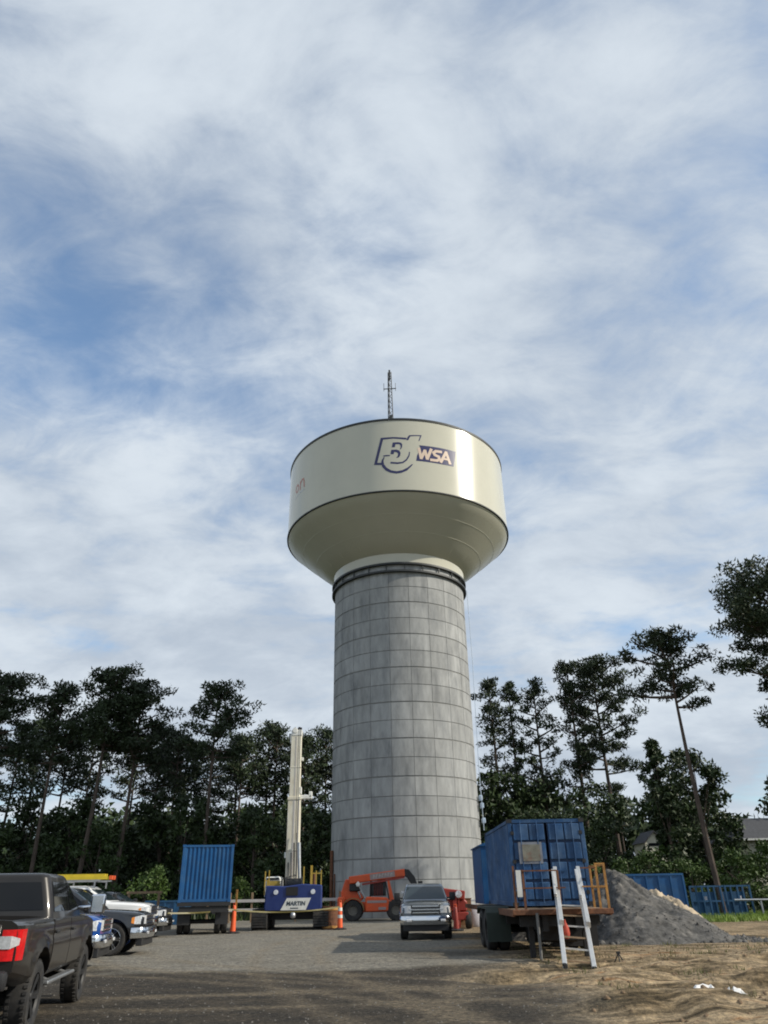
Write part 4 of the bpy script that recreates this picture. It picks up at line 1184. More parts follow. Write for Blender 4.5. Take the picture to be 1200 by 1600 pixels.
part('screen_guard', MB().box((0.2, 1.12, 1.9), (1.1, 0.03, 0.9)), M['glass'], th)
gr_ = MB()
for k in range(6):
    gr_.box((-0.05 + k * 0.11, 0.2, 1.85), (0.03, 0.03, 0.95))
part('guard_bars', gr_, M['red'], th)
be = Vector((-1.75, -0.55, 2.42)); bt = Vector((2.10, -0.55, 2.84))
part('boom', MB().bar(be, bt, 0.42, 0.46), M['orange'], th, bevel=0.05)
part('boom_underside', MB().bar(be + Vector((0.9, 0, -0.26)), bt + Vector((-0.05, 0, -0.28)), 0.34, 0.12), M['red'], th)
dd = (bt - be).normalized()
dec = part('boom_decal', MB().bar(be + dd * 1.45 + Vector((0, -0.215, 0.01)), be + dd * 3.15 + Vector((0, -0.215, 0.01)), 0.02, 0.34), M['grey_decal'], th)
lt_ = MB()
for k in range(7):
    c = be + dd * (1.72 + k * 0.2) + Vector((0, -0.232, 0.01))
    lt_.bar(c + Vector((-0.04, 0, -0.10)), c + Vector((-0.02, 0, 0.11)), 0.012, 0.045)
    lt_.bar(c + Vector((-0.02, 0, 0.11)), c + Vector((0.07, 0, 0.08 if k % 2 else -0.02)), 0.012, 0.04)
part('worn_lettering', lt_, M['pale_decal'], dec)
part('boom_head', MB().prism([(2.05, 3.06), (2.35, 3.02), (2.75, 2.55), (2.95, 1.95), (2.8, 1.55), (2.5, 1.6), (2.5, 2.1), (2.2, 2.55), (2.05, 2.6)], -0.76, -0.34, 'y'), M['black'], th, bevel=0.03)
part('fork_carriage', MB().box((2.9, -0.55, 1.35), (0.12, 1.3, 0.9)).box((3.4, -0.9, 0.95), (1.1, 0.14, 0.06)).box((3.4, -0.2, 0.95), (1.1, 0.14, 0.06)).box((3.1, -0.75, 2.05), (0.3, 0.12, 0.5)), M['black'], th)
part('lift_cylinder', MB().cyl((-0.95, -0.5, 1.35), (-1.28, -0.5, 2.1), 0.055, 8).cyl((-0.6, -0.72, 1.2), (-1.05, -0.72, 2.05), 0.04, 8), M['steel'], th, True)
part('boom_pivot', MB().box((-1.35, -0.5, 2.0), (0.75, 0.3, 0.5)), M['black'], th, bevel=0.06)
part('white_lamp', MB().lathe([(0.001, -0.1), (0.12, -0.08), (0.15, 0.02), (0.08, 0.08)], 14, 'y', c=(-1.12, -0.86, 2.16)).box((-1.12, -0.75, 2.2), (0.08, 0.2, 0.28)), M['white'], th, True)
part('front_lamp', MB().box((1.95, -0.7, 1.62), (0.34, 0.16, 0.18)), M['lens'], th, bevel=0.03)
part('wheel_arch', MB().lathe([(0.70, -0.28), (0.74, -0.28), (0.74, 0.22), (0.70, 0.22)], 20, 'y', R_(0), R_(180), (-1.45, -0.95, 0.62), True), mat('muddy_yellow_fender', (0.16, 0.15, 0.06), 0.7), th, True)
for x in (-1.45, 1.42):
    for s in (-1, 1):
        w = part('tyre', MB().lathe([(0.30, -0.17), (0.50, -0.20), (0.59, -0.19), (0.62, -0.13), (0.62, 0.13), (0.59, 0.19), (0.50, 0.20), (0.30, 0.17)], 30, 'y', close=True), M['rubber'], th, True, loc=(x, s * 0.95, 0.62))
        lug = MB()
        for k in range(18):
            a = k * 2 * PI / 18; q = Matrix.Rotation(-a, 3, 'Y')
            lug.box(q @ Vector((0.625, 0.09, 0)), (0.05, 0.2, 0.07), q @ Matrix.Rotation(0.5, 3, 'X'))
            q2 = Matrix.Rotation(-a - PI / 18, 3, 'Y')
            lug.box(q2 @ Vector((0.625, -0.09, 0)), (0.05, 0.2, 0.07), q2 @ Matrix.Rotation(-0.5, 3, 'X'))
        part('tyre_lug', lug, M['rubber'], w)
        part('rim', MB().lathe([(0.001, 0), (0.12, 0.03), (0.13, -0.03), (0.24, -0.05), (0.30, 0.14), (0.32, 0.15)], 20, 'y').lathe([(0.001, 0), (0.12, -0.05), (0.24, -0.02), (0.30, -0.14), (0.32, -0.15)], 20, 'y'), mat('dusty_rim', (0.14, 0.13, 0.11), 0.7), w, True)

# ------------------------------------------------------------------ red machine, crate and tote right of the silver pickup
rm_ = thing('boom_lift', 'dark red boom lift half hidden beyond the silver pickup', 'boom lift', (3.05, 41.2, 0))
part('chassis', MB().box((0.2, 0.6, 0.55), (1.1, 2.2, 0.35)), M['red'], rm_, bevel=0.04)
for x in (-0.35, 0.75):
    for y in (-0.2, 1.4):
        part('tyre', MB().lathe([(0.16, -0.12), (0.34, -0.14), (0.38, -0.08), (0.38, 0.08), (0.34, 0.14), (0.16, 0.12)], 24, 'y', close=True), M['rubber'], rm_, True, loc=(x, y, 0.38), rot=(0, 0, PI / 2))
part('turret', MB().prism([(-0.35, 0.75), (0.7, 0.75), (0.75, 1.15), (0.6, 1.3), (-0.3, 1.3)], -0.3, 1.5, 'y'), M['red'], rm_, bevel=0.06)
part('boom', MB().bar((-0.75, -0.35, 1.62), (0.62, -0.35, 1.45), 0.34, 0.40).bar((0.45, -0.3, 1.4), (0.2, 0.4, 1.1), 0.2, 0.2), M['red'], rm_, bevel=0.04)
part('work_lamp', MB().lathe([(0.001, -0.04), (0.15, -0.03), (0.17, 0.05), (0.1, 0.1)], 16, 'y', c=(0.30, -0.60, 1.50)), M['lens'], rm_, True)
part('mast_leg', MB().box((0.1, -0.5, 0.72), (0.18, 0.14, 1.3)).box((0.3, -0.45, 0.72), (0.08, 0.08, 1.3)), M['red'], rm_)
crt = thing('plywood_crate', 'brown plywood crate standing beyond the silver pickup', 'crate', (3.78, 42.4, 0))
for x, y, dx, dy in ((0, -0.3, 0.62, 0.03), (0, 0.3, 0.62, 0.03), (-0.3, 0, 0.03, 0.57), (0.3, 0, 0.03, 0.57)):
    part('crate_panel', MB().box((x, y, 0.68), (dx, dy, 1.2)), M['crate'], crt)
part('crate_lid', MB().box((0, 0, 1.30), (0.68, 0.68, 0.035)), M['crate'], crt)
part('pallet', MB().box((0, 0, 0.06), (0.7, 0.7, 0.11)), M['wood'], crt)
tt = thing('bulk_bag', 'pale grey bulk bag beside the plywood crate', 'bulk bag', (4.32, 43.2, 0))
part('bag_body', MB().lathe([(0.001, 0), (0.36, 0.0), (0.44, 0.12), (0.45, 0.55), (0.42, 0.85), (0.32, 0.98), (0.1, 1.03), (0.001, 1.04)], 10), M['tote'], tt, True)
part('bag_loop', MB().tube([(-0.25, 0, 0.95), (-0.15, 0, 1.2), (0.1, 0, 1.2), (0.2, 0, 0.96)], 0.03, 6), M['tote'], tt)

# ------------------------------------------------------------------ cones, tape, small site things
def channelizer(label, x, y, h=1.25, stripes=True, m='cone'):
    t = thing('traffic_channelizer', label, 'traffic cone', (x, y, G(x, y)), group='orange channelizers round the lot')
    part('base', MB().lathe([(0.001, 0), (0.34, 0), (0.35, 0.05), (0.17, 0.10), (0.001, 0.10)], 8), M['black'], t)
    bd = part('post', MB().lathe([(0.14, 0.06), (0.115, h * 0.5), (0.085, h - 0.08), (0.06, h - 0.02), (0.001, h)], 18), M[m], t, True)
    if stripes:
        for f in (0.42, 0.68):
            r = 0.14 - 0.055 * f
            part('white_band', MB().lathe([(r + 0.012, h * f), (r + 0.006, h * (f + 0.12))], 18), M['white'], bd, True)
    part('handle', MB().tube([(-0.05, 0, h - 0.03), (-0.05, 0, h + 0.09), (0.05, 0, h + 0.09), (0.05, 0, h - 0.03)], 0.018, 6), M['cone'], t)
    return t


channelizer('plain orange channelizer post beside the left container', -7.74, 40.6, 1.22, False)
channelizer('orange and white striped channelizer between the rusty pipe and the telehandler', -2.66, 42.9, 1.25)
channelizer('dull red channelizer between the silver pickup and the crate', 3.02, 38.9, 1.0, False, 'red')
stk = thing('timber_stake', 'yellow timber stake behind the plain orange channelizer', 'stake', (-7.85, 41.6, 0))
part('stake', MB().box((0, 0, 0.95), (0.09, 0.06, 1.9)), M['rust_yellow'], stk)


def tape(label, pts, sag):
    mb = MB(); vs = []; fs = []; n = 14; k0 = 0
    for (a, b) in zip(pts[:-1], pts[1:]):
        a, b = Vector(a), Vector(b)
        for i in range(n + 1):
            f = i / n
            p = a.lerp(b, f) - Vector((0, 0, sag * 4 * f * (1 - f)))
            tw = 0.02 * math.sin(9 * f)
            vs += [p + Vector((0, tw, 0.032)), p + Vector((0, -tw, -0.032))]
        fs += [(k0 + 2 * i, k0 + 2 * i + 2, k0 + 2 * i + 3, k0 + 2 * i + 1) for i in range(n)]
        k0 = len(vs)
    mb.add(vs, fs)
    o = obj('caution_tape', mb.mesh('caution_tape', M['tape']))
    return tag(o, label, 'caution tape', 'caution tape strung across the lot')


tape('yellow tape running from the charcoal pickup to the channelizer by the container', [(-10.4, 38.2, 0.95), (-7.74, 40.5, 1.02)], 0.05)
tape('yellow tape running past the crane to the striped channelizer', [(-7.74, 40.5, 1.0), (-2.66, 42.8, 1.02)], 0.16)

# low timber fence far left behind the crane
fn = thing('low_fence', 'low pale rail fence between the left container and the crane', 'fence', (0, 0, 0))
fp = MB().box((0, 0, 0.85), (0.12, 0.12, 1.9)).mesh('fence_post', M['wood'])
for k in range(7):
    obj('fence_post', fp, fn, (-12.5 + k * 1.5, 56.0, 0))
for zz in (0.75, 1.3):
    part('fence_rail', MB().box((-8.0, 55.92, zz), (9.4, 0.06, 0.18)), M['pale_decal'], fn)
wf = thing('timber_frame', 'tan timber goalpost frame behind the white work truck', 'timber frame', (-13.2, 45.5, 0))  # plain wooden frame: two uprights and a beam
part('upright', MB().box((0.28, 0, 0.9), (0.12, 0.12, 1.8)), M['wood'], wf)
part('upright', MB().box((-1.4, 0, 0.9), (0.12, 0.12, 1.8)), M['wood'], wf)
part('crossbeam', MB().box((-0.55, 0, 1.86), (1.95, 0.14, 0.12)), M['wood'], wf)


def dumpster(name, label, loc, w, l, h, rz=0.0, m='bin', group=None):
    t = thing(name, label, 'dumpster', loc, rz, group)
    part('bin_wall', MB().box((0, 0, h / 2), (w, 0.06, h)).box((0, l, h / 2), (w, 0.06, h)).box((-w / 2 + 0.03, l / 2, h / 2), (0.06, l - 0.06, h)).box((w / 2 - 0.03, l / 2, h / 2), (0.06, l - 0.06, h)), M[m], t)
    part('bin_floor', MB().box((0, l / 2, 0.06), (w - 0.12, l - 0.12, 0.06)), M[m], t)
    rim_ = MB().box((0, -0.03, h + 0.02), (w + 0.1, 0.1, 0.1)).box((-w / 2, l / 2, h + 0.02), (0.1, l, 0.1)).box((w / 2, l / 2, h + 0.02), (0.1, l, 0.1))
    part('top_rail', rim_, M[m], t)
    n = max(2, int(w / 0.6))
    for k in range(n + 1):
        part('stiffener', MB().box((-w / 2 + w * k / n, -0.06, h / 2), (0.09, 0.08, h - 0.1)), M[m], t)
    return t


dumpster('dumpster', 'low blue bin beyond the parked row near the left container', (-15.0, 54.5, 0), 2.6, 2.0, 1.35)
dumpster('dumpster', 'bright blue roll-off bin behind the gravel pile', (14.0, 44.6, 0), 4.0, 2.4, 2.25, m='cont')
# open blue steel racks at the edge of the grass
for k, (x, lab) in enumerate(((19.6, 'left of two open dark blue steel racks at the grass edge'), (21.4, 'right of two open dark blue steel racks at the grass edge'))):
    t = thing('steel_rack', lab, 'rack', (x, 50.6, 0), 0, 'blue steel racks on the grass')
    for sx in (-0.75, 0.0, 0.75):
        for sy in (0, 1.0):
            part('upright', MB().box((sx, sy, 0.85), (0.10, 0.10, 1.7)), M['bin'], t)
    for zz in (0.12, 0.85, 1.66):
        [part('crossbar', MB().box((0, yy, zz), (1.5, 0.07, 0.09)), M['bin'], t) for yy in (0, 1.0)]
    part('back_sheet', MB().box((0, 1.06, 0.7), (1.5, 0.03, 1.3)), M['bin'], t)
    part('pale_can', MB().cyl((-0.2 + 0.3 * k, 0.1, 0.90), (-0.2 + 0.3 * k, 0.1, 1.12), 0.09, 10), M['tote'], t)
pr_ = thing('pipe_rail', 'pale horizontal pipe rail at the grass edge beside the blue racks', 'rail', (24.0, 50.4, 0))
part('pipe', MB().cyl((-3.0, 0, 0.9), (3.5, 0, 0.85), 0.06, 10), M['steel'], pr_)
for x in (-1.4, 1.2, 3.3):
    part('stand', MB().box((x, 0, 0.43), (0.09, 0.09, 0.86)), M['steel'], pr_)
wb = thing('concrete_block', 'grey concrete block with a white sack on the grass edge', 'block', (22.7, 46.6, 0))
part('block', MB().box((0, 0, 0.28), (0.9, 0.6, 0.6)), M['conc'], wb, bevel=0.03)
wsck = thing('white_sack', 'white sack lying on the grey concrete block', 'sack', (22.5, 46.6, 0.57))
part('sack_body', MB().lathe([(0.001, 0.0), (0.36, 0.02), (0.42, 0.12), (0.28, 0.24), (0.001, 0.28)], 12), M['litter'], wsck, True)
for k, (x, y, w, lab) in enumerate(((5.45, 15.15, 0.42, 'larger crumpled white plastic scrap lying in the sandy ruts'), (5.98, 15.12, 0.34, 'smaller crumpled white plastic scrap right of the larger one in the ruts'))):
    rr = random.Random(60 + k); mb = MB(); n = 7
    vs = [(w * (i / (n - 1) - 0.5) + rr.uniform(-.02, .02), 0.22 * (j / 4 - 0.5) + rr.uniform(-.02, .02), 0.02 + rr.uniform(0, 0.11) * (1 if 0 < i < n - 1 and 0 < j < 4 else 0.1)) for i in range(n) for j in range(5)]
    mb.add(vs, [(i * 5 + j, (i + 1) * 5 + j, (i + 1) * 5 + j + 1, i * 5 + j + 1) for i in range(n - 1) for j in range(4)])
    o = obj('plastic_scrap', mb.mesh('plastic_scrap', M['litter']), None, (x, y, G(x, y) + 0.09), (0, 0, rr.uniform(-.4, .4)))
    tag(o, lab, 'litter')
sk = thing('steel_tripod', 'small dark tripod stand on the sand right of the aluminium ladder', 'tripod', (5.55, 20.8, G(5.55, 20.8)))
for a in (0.3, 2.4, 4.5):
    part('leg', MB().cyl((0, 0, 0.24), (0.17 * math.cos(a), 0.17 * math.sin(a), -0.02), 0.014, 6), M['black'], sk)
part('head', MB().box((0, 0, 0.25), (0.09, 0.07, 0.05)), M['black'], sk)


# ------------------------------------------------------------------ heaps
def heap(name, label, cat, cx, cy, R, H, m, seed, rough=0.12, n=90, sharp=1.0, ex=1.0):
    a = np.linspace(-1.15, 1.15, n); u, v = np.meshgrid(a, a)
    ang = np.arctan2(v, u)
    rr = np.hypot(u, v) / (1 + 0.16 * vnoise(np.cos(ang) * 1.5 + 9, np.sin(ang) * 1.5 + 9, seed) * 2)
    prof = np.clip(1 - rr, -0.2, 1) ** 1
    top = 0.10
    prof = np.where(rr < top, 1 - rr * rr / (2 * top) - top / 2, prof)
    x = cx + u * R * ex; y = cy + v * R
    zz = H * prof + rough * (vnoise(x / 0.9, y / 0.9, seed + 1) * 2 + vnoise(x / 0.3, y / 0.3, seed + 2) * 1.1 + vnoise(x / 0.12, y / 0.12, seed + 3) * 0.6) * np.clip(1.15 - rr, 0, 1)
    zz += rough * 1.6 * np.minimum(0, np.sin(ang * 7 + 3 * vnoise(rr * 4, ang * 2, seed + 5))) * np.clip(rr * 1.5, 0, 1) * np.clip(1.1 - rr, 0, 1)
    zz = np.maximum(zz, -0.15)
    V = np.stack([x.ravel(), y.ravel(), zz.ravel()], 1)
    ii = np.arange(n * n).reshape(n, n)
    F = np.stack([ii[:-1, :-1].ravel(), ii[:-1, 1:].ravel(), ii[1:, 1:].ravel(), ii[1:, :-1].ravel()], 1)
    return tag(obj(name, np_mesh(name, V, F, M[m], True)), label, cat)


heap('gravel_pile', 'tall grey pile of crushed stone right of the flatbed trailer', 'gravel pile', 8.45, 31.4, 3.75, 2.3, 'pile', 71, 0.26, 130, ex=1.05)
heap('sand_mound', 'pale lumpy sand mound showing behind the grey gravel pile', 'sand mound', 11.1, 34.4, 2.4, 1.55, 'sandpile', 81, 0.34, 70)
po = bpy.data.objects['gravel_pile']; pv = np.empty(len(po.data.vertices) * 3); po.data.vertices.foreach_get('co', pv); pv = pv.reshape(-1, 3)
rs = np.random.RandomState(12); pv = pv[(pv[:, 2] > 0.05)]; pv = pv[rs.randint(0, len(pv), 2600)] + rs.normal(0, 0.03, (2600, 3)) * np.array([1, 1, 0])


def stones(name, n, xr, yr, size, m, seed, mask=None, pts=None):
    r = np.random.RandomState(seed)
    x = r.uniform(*xr, n); y = yr[0] + (yr[1] - yr[0]) * r.uniform(0, 1, n) ** 1.5
    if mask is not None:
        k = mask(x, y); x, y = x[k], y[k]
    if pts is not None:
        x, y = pts[:, 0], pts[:, 1]
    n = len(x)
    s = size[0] + (size[1] - size[0]) * r.uniform(0, 1, n) ** 3
    base = np.array([(1, 0, 0), (-0.5, 0.87, 0), (-0.5, -0.87, 0), (0, 0, 0.75), (0.5, 0.3, 0.5), (-0.5, 0.2, 0.55)])
    faces = np.array([(0, 1, 4), (4, 1, 5), (1, 2, 5), (2, 0, 3), (0, 4, 3), (4, 5, 3), (5, 2, 3)])
    a = r.uniform(0, 2 * PI, n); jit = r.uniform(0.6, 1.3, (n, 6, 3))
    P = base[None] * jit
    ca, sa = np.cos(a)[:, None], np.sin(a)[:, None]
    Q = np.stack([P[..., 0] * ca - P[..., 1] * sa, P[..., 0] * sa + P[..., 1] * ca, P[..., 2]], -1) * s[:, None, None]
    Q[..., 0] += x[:, None]; Q[..., 1] += y[:, None]; Q[..., 2] += (gz(x, y) - 0.004 if pts is None else pts[:, 2] - 0.01)[:, None]
    F = (np.arange(n) * 6)[:, None, None] + faces[None]
    o = obj(name, np_mesh(name, Q.reshape(-1, 3), F.reshape(-1, 3), M[m]))
    o['kind'] = 'stuff'
    return o


tag(stones('gravel', 12000, (-12, 7), (9, 30), (0.006, 0.028), 'stone', 3, lambda x, y: soil_mask(x, y) < 0.4), 'loose grey gravel stones scattered over the lot', 'gravel')
tag(stones('pile_stones', 1500, (5.0, 13.0), (27.6, 31.0), (0.03, 0.16), 'pile', 6, lambda x, y: np.hypot(x - 8.45, y - 31.4) > 3.2), 'loose grey stones slumped round the foot of the gravel pile', 'stones')
tag(stones('pile_surface_stones', 10, (0, 1), (0, 1), (0.012, 0.075), 'pile', 7, None, pv), 'mixed grey stones lying on the slopes of the gravel pile', 'stones')
tag(stones('soil_clods', 2600, (2.5, 14), (10, 27), (0.012, 0.065), 'clod', 5, lambda x, y: soil_mask(x, y) > 0.5), 'dark soil clods lying in the sandy ruts', 'soil')


def blades(name, n, xr, yr, h, m, seed, mask=None, w=0.03, clump=0):
    r = np.random.RandomState(seed)
    if clump:
        cx = r.uniform(*xr, clump); cy = r.uniform(*yr, clump); k = r.randint(0, clump, n)
        x = cx[k] + r.normal(0, 0.13, n); y = cy[k] + r.normal(0, 0.13, n)
    else:
        x = r.uniform(*xr, n); y = r.uniform(*yr, n)
    if mask is not None:
        q = mask(x, y); x, y = x[q], y[q]
    n = len(x); a = r.uniform(0, 2 * PI, n); hh = h * r.uniform(0.4, 1.15, n); le = r.normal(0, 0.35, (n, 2)) * hh[:, None]
    z = gz(x, y) * (np.hypot(x, y - 30) < 120)
    b0 = np.stack([x - w * np.cos(a), y - w * np.sin(a), z - 0.01], 1); b1 = np.stack([x + w * np.cos(a), y + w * np.sin(a), z - 0.01], 1)
    tp = np.stack([x + le[:, 0], y + le[:, 1], z + hh], 1)
    V = np.stack([b0, b1, tp], 1).reshape(-1, 3)
    o = obj(name, np_mesh(name, V, np.arange(n * 3).reshape(n, 3), M[m])); o['kind'] = 'stuff'
    return o


tag(blades('grass', 30000, (13, 40), (37, 58), 0.26, 'grass', 8, lambda x, y: (y + 4 * vnoise(x / 5, y / 5, 41) > 42) & (x > 13.5), 0.035), 'bright green grass strip at the right edge of the lot', 'grass')
tag(blades('weeds', 2600, (3.5, 15), (11, 30), 0.13, 'weed', 9, lambda x, y: soil_mask(x, y) > 0.5, 0.010, 170), 'sparse yellow green weeds in the sand', 'weeds')
tag(blades('forest_floor_growth', 26000, (-60, 45), (60, 88), 0.8, 'leaf', 10, lambda x, y: np.hypot(x - 1.3, y - 66) > 8, 0.10), 'dark undergrowth along the forest edge', 'undergrowth')


# ------------------------------------------------------------------ trees
def tris_from(C, D, L, Wd, r):
    """needle sprays: triangles at centres C pointing along D, length L, width Wd."""
    n = len(C)
    ref = r.normal(size=(n, 3)); S = np.cross(D, ref); S /= np.linalg.norm(S, axis=1)[:, None] + 1e-9
    A = C - S * Wd[:, None] / 2; B = C + S * Wd[:, None] / 2; T = C + D * L[:, None]
    return np.stack([A, B, T], 1).reshape(-1, 3)


def unit(v):
    return v / (np.linalg.norm(v, axis=-1, keepdims=True) + 1e-9)


def pine_meshes(seed, H, base, R, nbr, peak=0.35, lean=0.0, clump=0.85, density=1.0, per=52, ls=1.0):
    r = np.random.RandomState(seed); rr = random.Random(seed)
    bend = [r.normal(0, 0.25) for _ in range(3)]
    def axis(h):
        t = h / H
        return np.array([lean * t + bend[0] * math.sin(t * 2.6) * 0.8, bend[1] * math.sin(t * 2.2) * 0.8, h])
    tr = MB()
    hs = [0, 0.4, 1.5, 4, 7, 10, 13, 16, 19, 22, 25, 28]; hs = [h for h in hs if h < H - 0.6] + [H - 0.3]
    tr.tube([axis(h) - np.array([0, 0, 0.15 if h == 0 else 0]) for h in hs], [(0.30 if i == 0 else 0.24) * (1 - 0.88 * (h / H) ** 1.25) * (H / 24) + 0.02 for i, h in enumerate(hs)], 8)
    cs = []
    for b in range(nbr):
        t = (b + rr.random()) / nbr
        h = base + (H - 0.5 - base) * t
        prof = math.sqrt(max(0.03, 1 - ((t - peak) / (1.03 - peak if t > peak else peak + 0.35)) ** 2))
        Lb = R * prof * rr.uniform(0.5, 1.1)
        if rr.random() < 0.12 and t < 0.6:
            continue
        az = b * 2.4 + rr.uniform(-0.5, 0.5); p0 = axis(h)
        rise = rr.uniform(0.05, 0.4) + 0.55 * t
        pts = []
        for k in range(5):
            f = k / 4
            pts.append(p0 + np.array([math.cos(az) * Lb * f, math.sin(az) * Lb * f, Lb * rise * f - 0.25 * Lb * f * (1 - f) - 0.1 * Lb * f * f]))
        tr.tube(pts, [0.085 * (1 - 0.8 * k / 4) * (0.5 + Lb / R) for k in range(5)], 5, False)
        nc = max(3, int(Lb * 2.1))
        for q in range(nc):
            f = 0.36 + 0.66 * (q + rr.random()) / nc
            c = pts[0] + (pts[-1] - pts[0]) * f
            c = c + np.array([rr.gauss(0, 0.38), rr.gauss(0, 0.38), rr.gauss(0.15, 0.22)])
            cs.append(c)
            if rr.random() < 0.3:
                tr.tube([pts[2], c], [0.03, 0.012], 4, False)
    for q in range(7):
        cs.append(axis(H) + np.array([rr.gauss(0, 0.45), rr.gauss(0, 0.45), rr.uniform(-1.1, 0.15)]))
    cs = np.array(cs); rad = clump * r.uniform(0.65, 1.25, len(cs))
    k = np.repeat(np.arange(len(cs)), int(per * density))
    d = unit(r.normal(size=(len(k), 3))) * (r.uniform(0, 1, len(k)) ** 0.45)[:, None]
    C = cs[k] + d * rad[k][:, None] * np.array([1, 1, 0.55])
    D = unit(0.6 * d + r.normal(0, 0.8, (len(k), 3)) + np.array([0, 0, 0.2]))
    V = tris_from(C, D, ls * r.uniform(0.24, 0.46, len(k)), ls * r.uniform(0.12, 0.24, len(k)), r)
    cm_ = np_mesh('crown', V, np.arange(len(V)).reshape(-1, 3), M['needle'])
    tm = tr.mesh('trunk', M['bark'], True, fix=False)
    return tm, cm_


def leafy_meshes(seed, H, R, base, ncl, per, m, leaf=0.30, cone=False, trunk=True):
    r = np.random.RandomState(seed); rr = random.Random(seed)
    tr = MB()
    tr.tube([(0, 0, -0.1), (rr.gauss(0, .1), rr.gauss(0, .1), H * 0.4), (rr.gauss(0, .2), rr.gauss(0, .2), H * 0.85)], [0.02 * H + 0.03, 0.014 * H + 0.02, 0.02], 7)
    cs, rad = [], []
    for k in range(ncl):
        t = (k + rr.random()) / ncl
        z = base + (H - base) * t
        prof = (1 - t) ** 0.8 if cone else math.sqrt(max(0.05, 1 - ((t - 0.42) / 0.62) ** 2))
        q = R * prof * math.sqrt(rr.uniform(0.05, 1.0)); az = rr.uniform(0, 2 * PI)
        c = (q * math.cos(az), q * math.sin(az), z)
        cs.append(c); rad.append(rr.uniform(0.55, 1.1) * (0.30 * R + 0.25) * (0.65 if cone else 1))
        if k % 2 == 0:
            tr.tube([(0, 0, max(0.3, z * 0.6)), c], [0.035, 0.01], 4, False)
    cs = np.array(cs); rad = np.array(rad)
    k = np.repeat(np.arange(ncl), per); n = len(k)
    d = unit(r.normal(size=(n, 3))) * (r.uniform(0, 1, n) ** 0.5)[:, None]
    C = cs[k] + d * rad[k][:, None] * np.array([1, 1, 0.75])
    C[:, 2] = np.maximum(C[:, 2], 0.05)
    D = unit(r.normal(size=(n, 3)) + 0.5 * d + np.array([0, 0, -0.1]))
    V = tris_from(C, D, leaf * r.uniform(0.7, 1.5, n), leaf * r.uniform(0.6, 1.1, n), r)
    return tr.mesh('trunk', M['bark'], True, fix=False), np_mesh('crown', V, np.arange(len(V)).reshape(-1, 3), M[m])


def plant(name, meshes, label, cat, x, y, rz=0.0, s=1.0, sz=None, group=None):
    t = thing(name, label, cat, (x, y, 0), rz, group)
    t.scale = (s, s, sz if sz else s)
    obj('trunk', meshes[0], t); obj('crown', meshes[1], t)
    return t


# tall pines that stand out against the sky, each of its own shape
def big(label, x, y, H, base, R, nbr, seed, **kw):
    rz = kw.pop('rz', 0.0)
    return plant('pine_tree', pine_meshes(seed, H, base, R, nbr, **kw), label, 'pine tree', x, y, rz, group='tall pines round the lot')


big('tall pine with a broad round crown above the parked row, left stem of a pair', -27.1, 69.5, 21.0, 13.6, 3.5, 30, 101, density=1.2)
big('tall pine with a drooping crown, right stem of the pair above the parked row', -24.2, 70.5, 20.1, 12.4, 3.2, 28, 102, density=1.1)
big('tall pine with a dense flat crown at the left border of the view', -36.2, 69, 20.5, 13.2, 3.7, 28, 103, density=1.2)
big('pine with a narrow pointed crown second from the left border', -31.2, 70, 19.7, 12.4, 2.7, 22, 104)
big('open crowned pine rising above the left container', -16.3, 70, 19.5, 12.8, 3.4, 22, 105, density=1.0)
big('slender dense pine right beside the tower column', 11.2, 82, 22.8, 9.5, 1.6, 30, 106, density=0.9, clump=0.72)
big('thin pine with a gap in its crown, second right of the tower', 13.8, 83, 22.6, 10.0, 1.25, 20, 107, clump=0.65, density=0.85)
big('pine with long lower limbs, third right of the tower', 16.9, 83, 22.6, 9.8, 3.0, 24, 108, peak=0.2, clump=0.75, density=0.75)
big('great broad crowned pine behind the worn blue container', 23.6, 82, 25.0, 12.5, 4.6, 40, 109, density=1.1)
big('slim forked pine touching the great broad crowned pine', 20.5, 82, 24.5, 10.5, 1.8, 26, 110, clump=0.7, density=0.85)
big('lone pine with a bare pale trunk above the gravel pile', 20.75, 51.7, 18.2, 12.7, 3.4, 24, 111, peak=0.22, lean=-0.1, density=1.1, clump=0.66, ls=0.8)
big('near pine whose heavy crown enters at the right border', 27.6, 48.5, 21.4, 11.0, 4.9, 34, 112, density=2.4, clump=0.9, peak=0.62, ls=0.75)

# pines of the forest edge
PV = [pine_meshes(200 + i, 18.0, 9.8 + 0.8 * (i % 3), 2.8, 21, density=0.75) for i in range(6)]
rp = random.Random(77)
ORD = ('first second third fourth fifth sixth seventh eighth ninth tenth eleventh twelfth thirteenth fourteenth fifteenth sixteenth seventeenth eighteenth nineteenth twentieth '
       'twenty-first twenty-second twenty-third twenty-fourth twenty-fifth twenty-sixth').split()
edge = [(-52, 86, 1.2), (-48, 90, 1.1), (-41, 88, 1.12), (-39.5, 80, 0.98), (-34, 87, 1.05), (-33.2, 78, 0.92), (-29.5, 88, 1.0), (-25.0, 82, 0.98), (-23.5, 88, 1.02), (-22.0, 79, 0.92), (-20.5, 90, 1.0), (-17.0, 85, 0.98), (-15.5, 79, 0.88), (-13.6, 86, 1.02), (-12.2, 82, 0.98), (-10.4, 86, 0.95), (-8.6, 81, 0.94), (-7.2, 86, 0.99), (-5.6, 83, 0.92), (-3.5, 88, 0.95), (-46, 80, 1.0), (-26.8, 91, 1.0)]
edge.sort(key=lambda q: q[0] / q[1])
for i, (x, y, s) in enumerate(edge):
    plant('pine_tree', PV[i % 6], ORD[i] + ' background pine from the left in the forest edge left of the tower', 'pine tree', x, y, rp.uniform(0, 6.28), s, s * rp.uniform(0.94, 1.04), 'pines of the forest edge left of the tower')
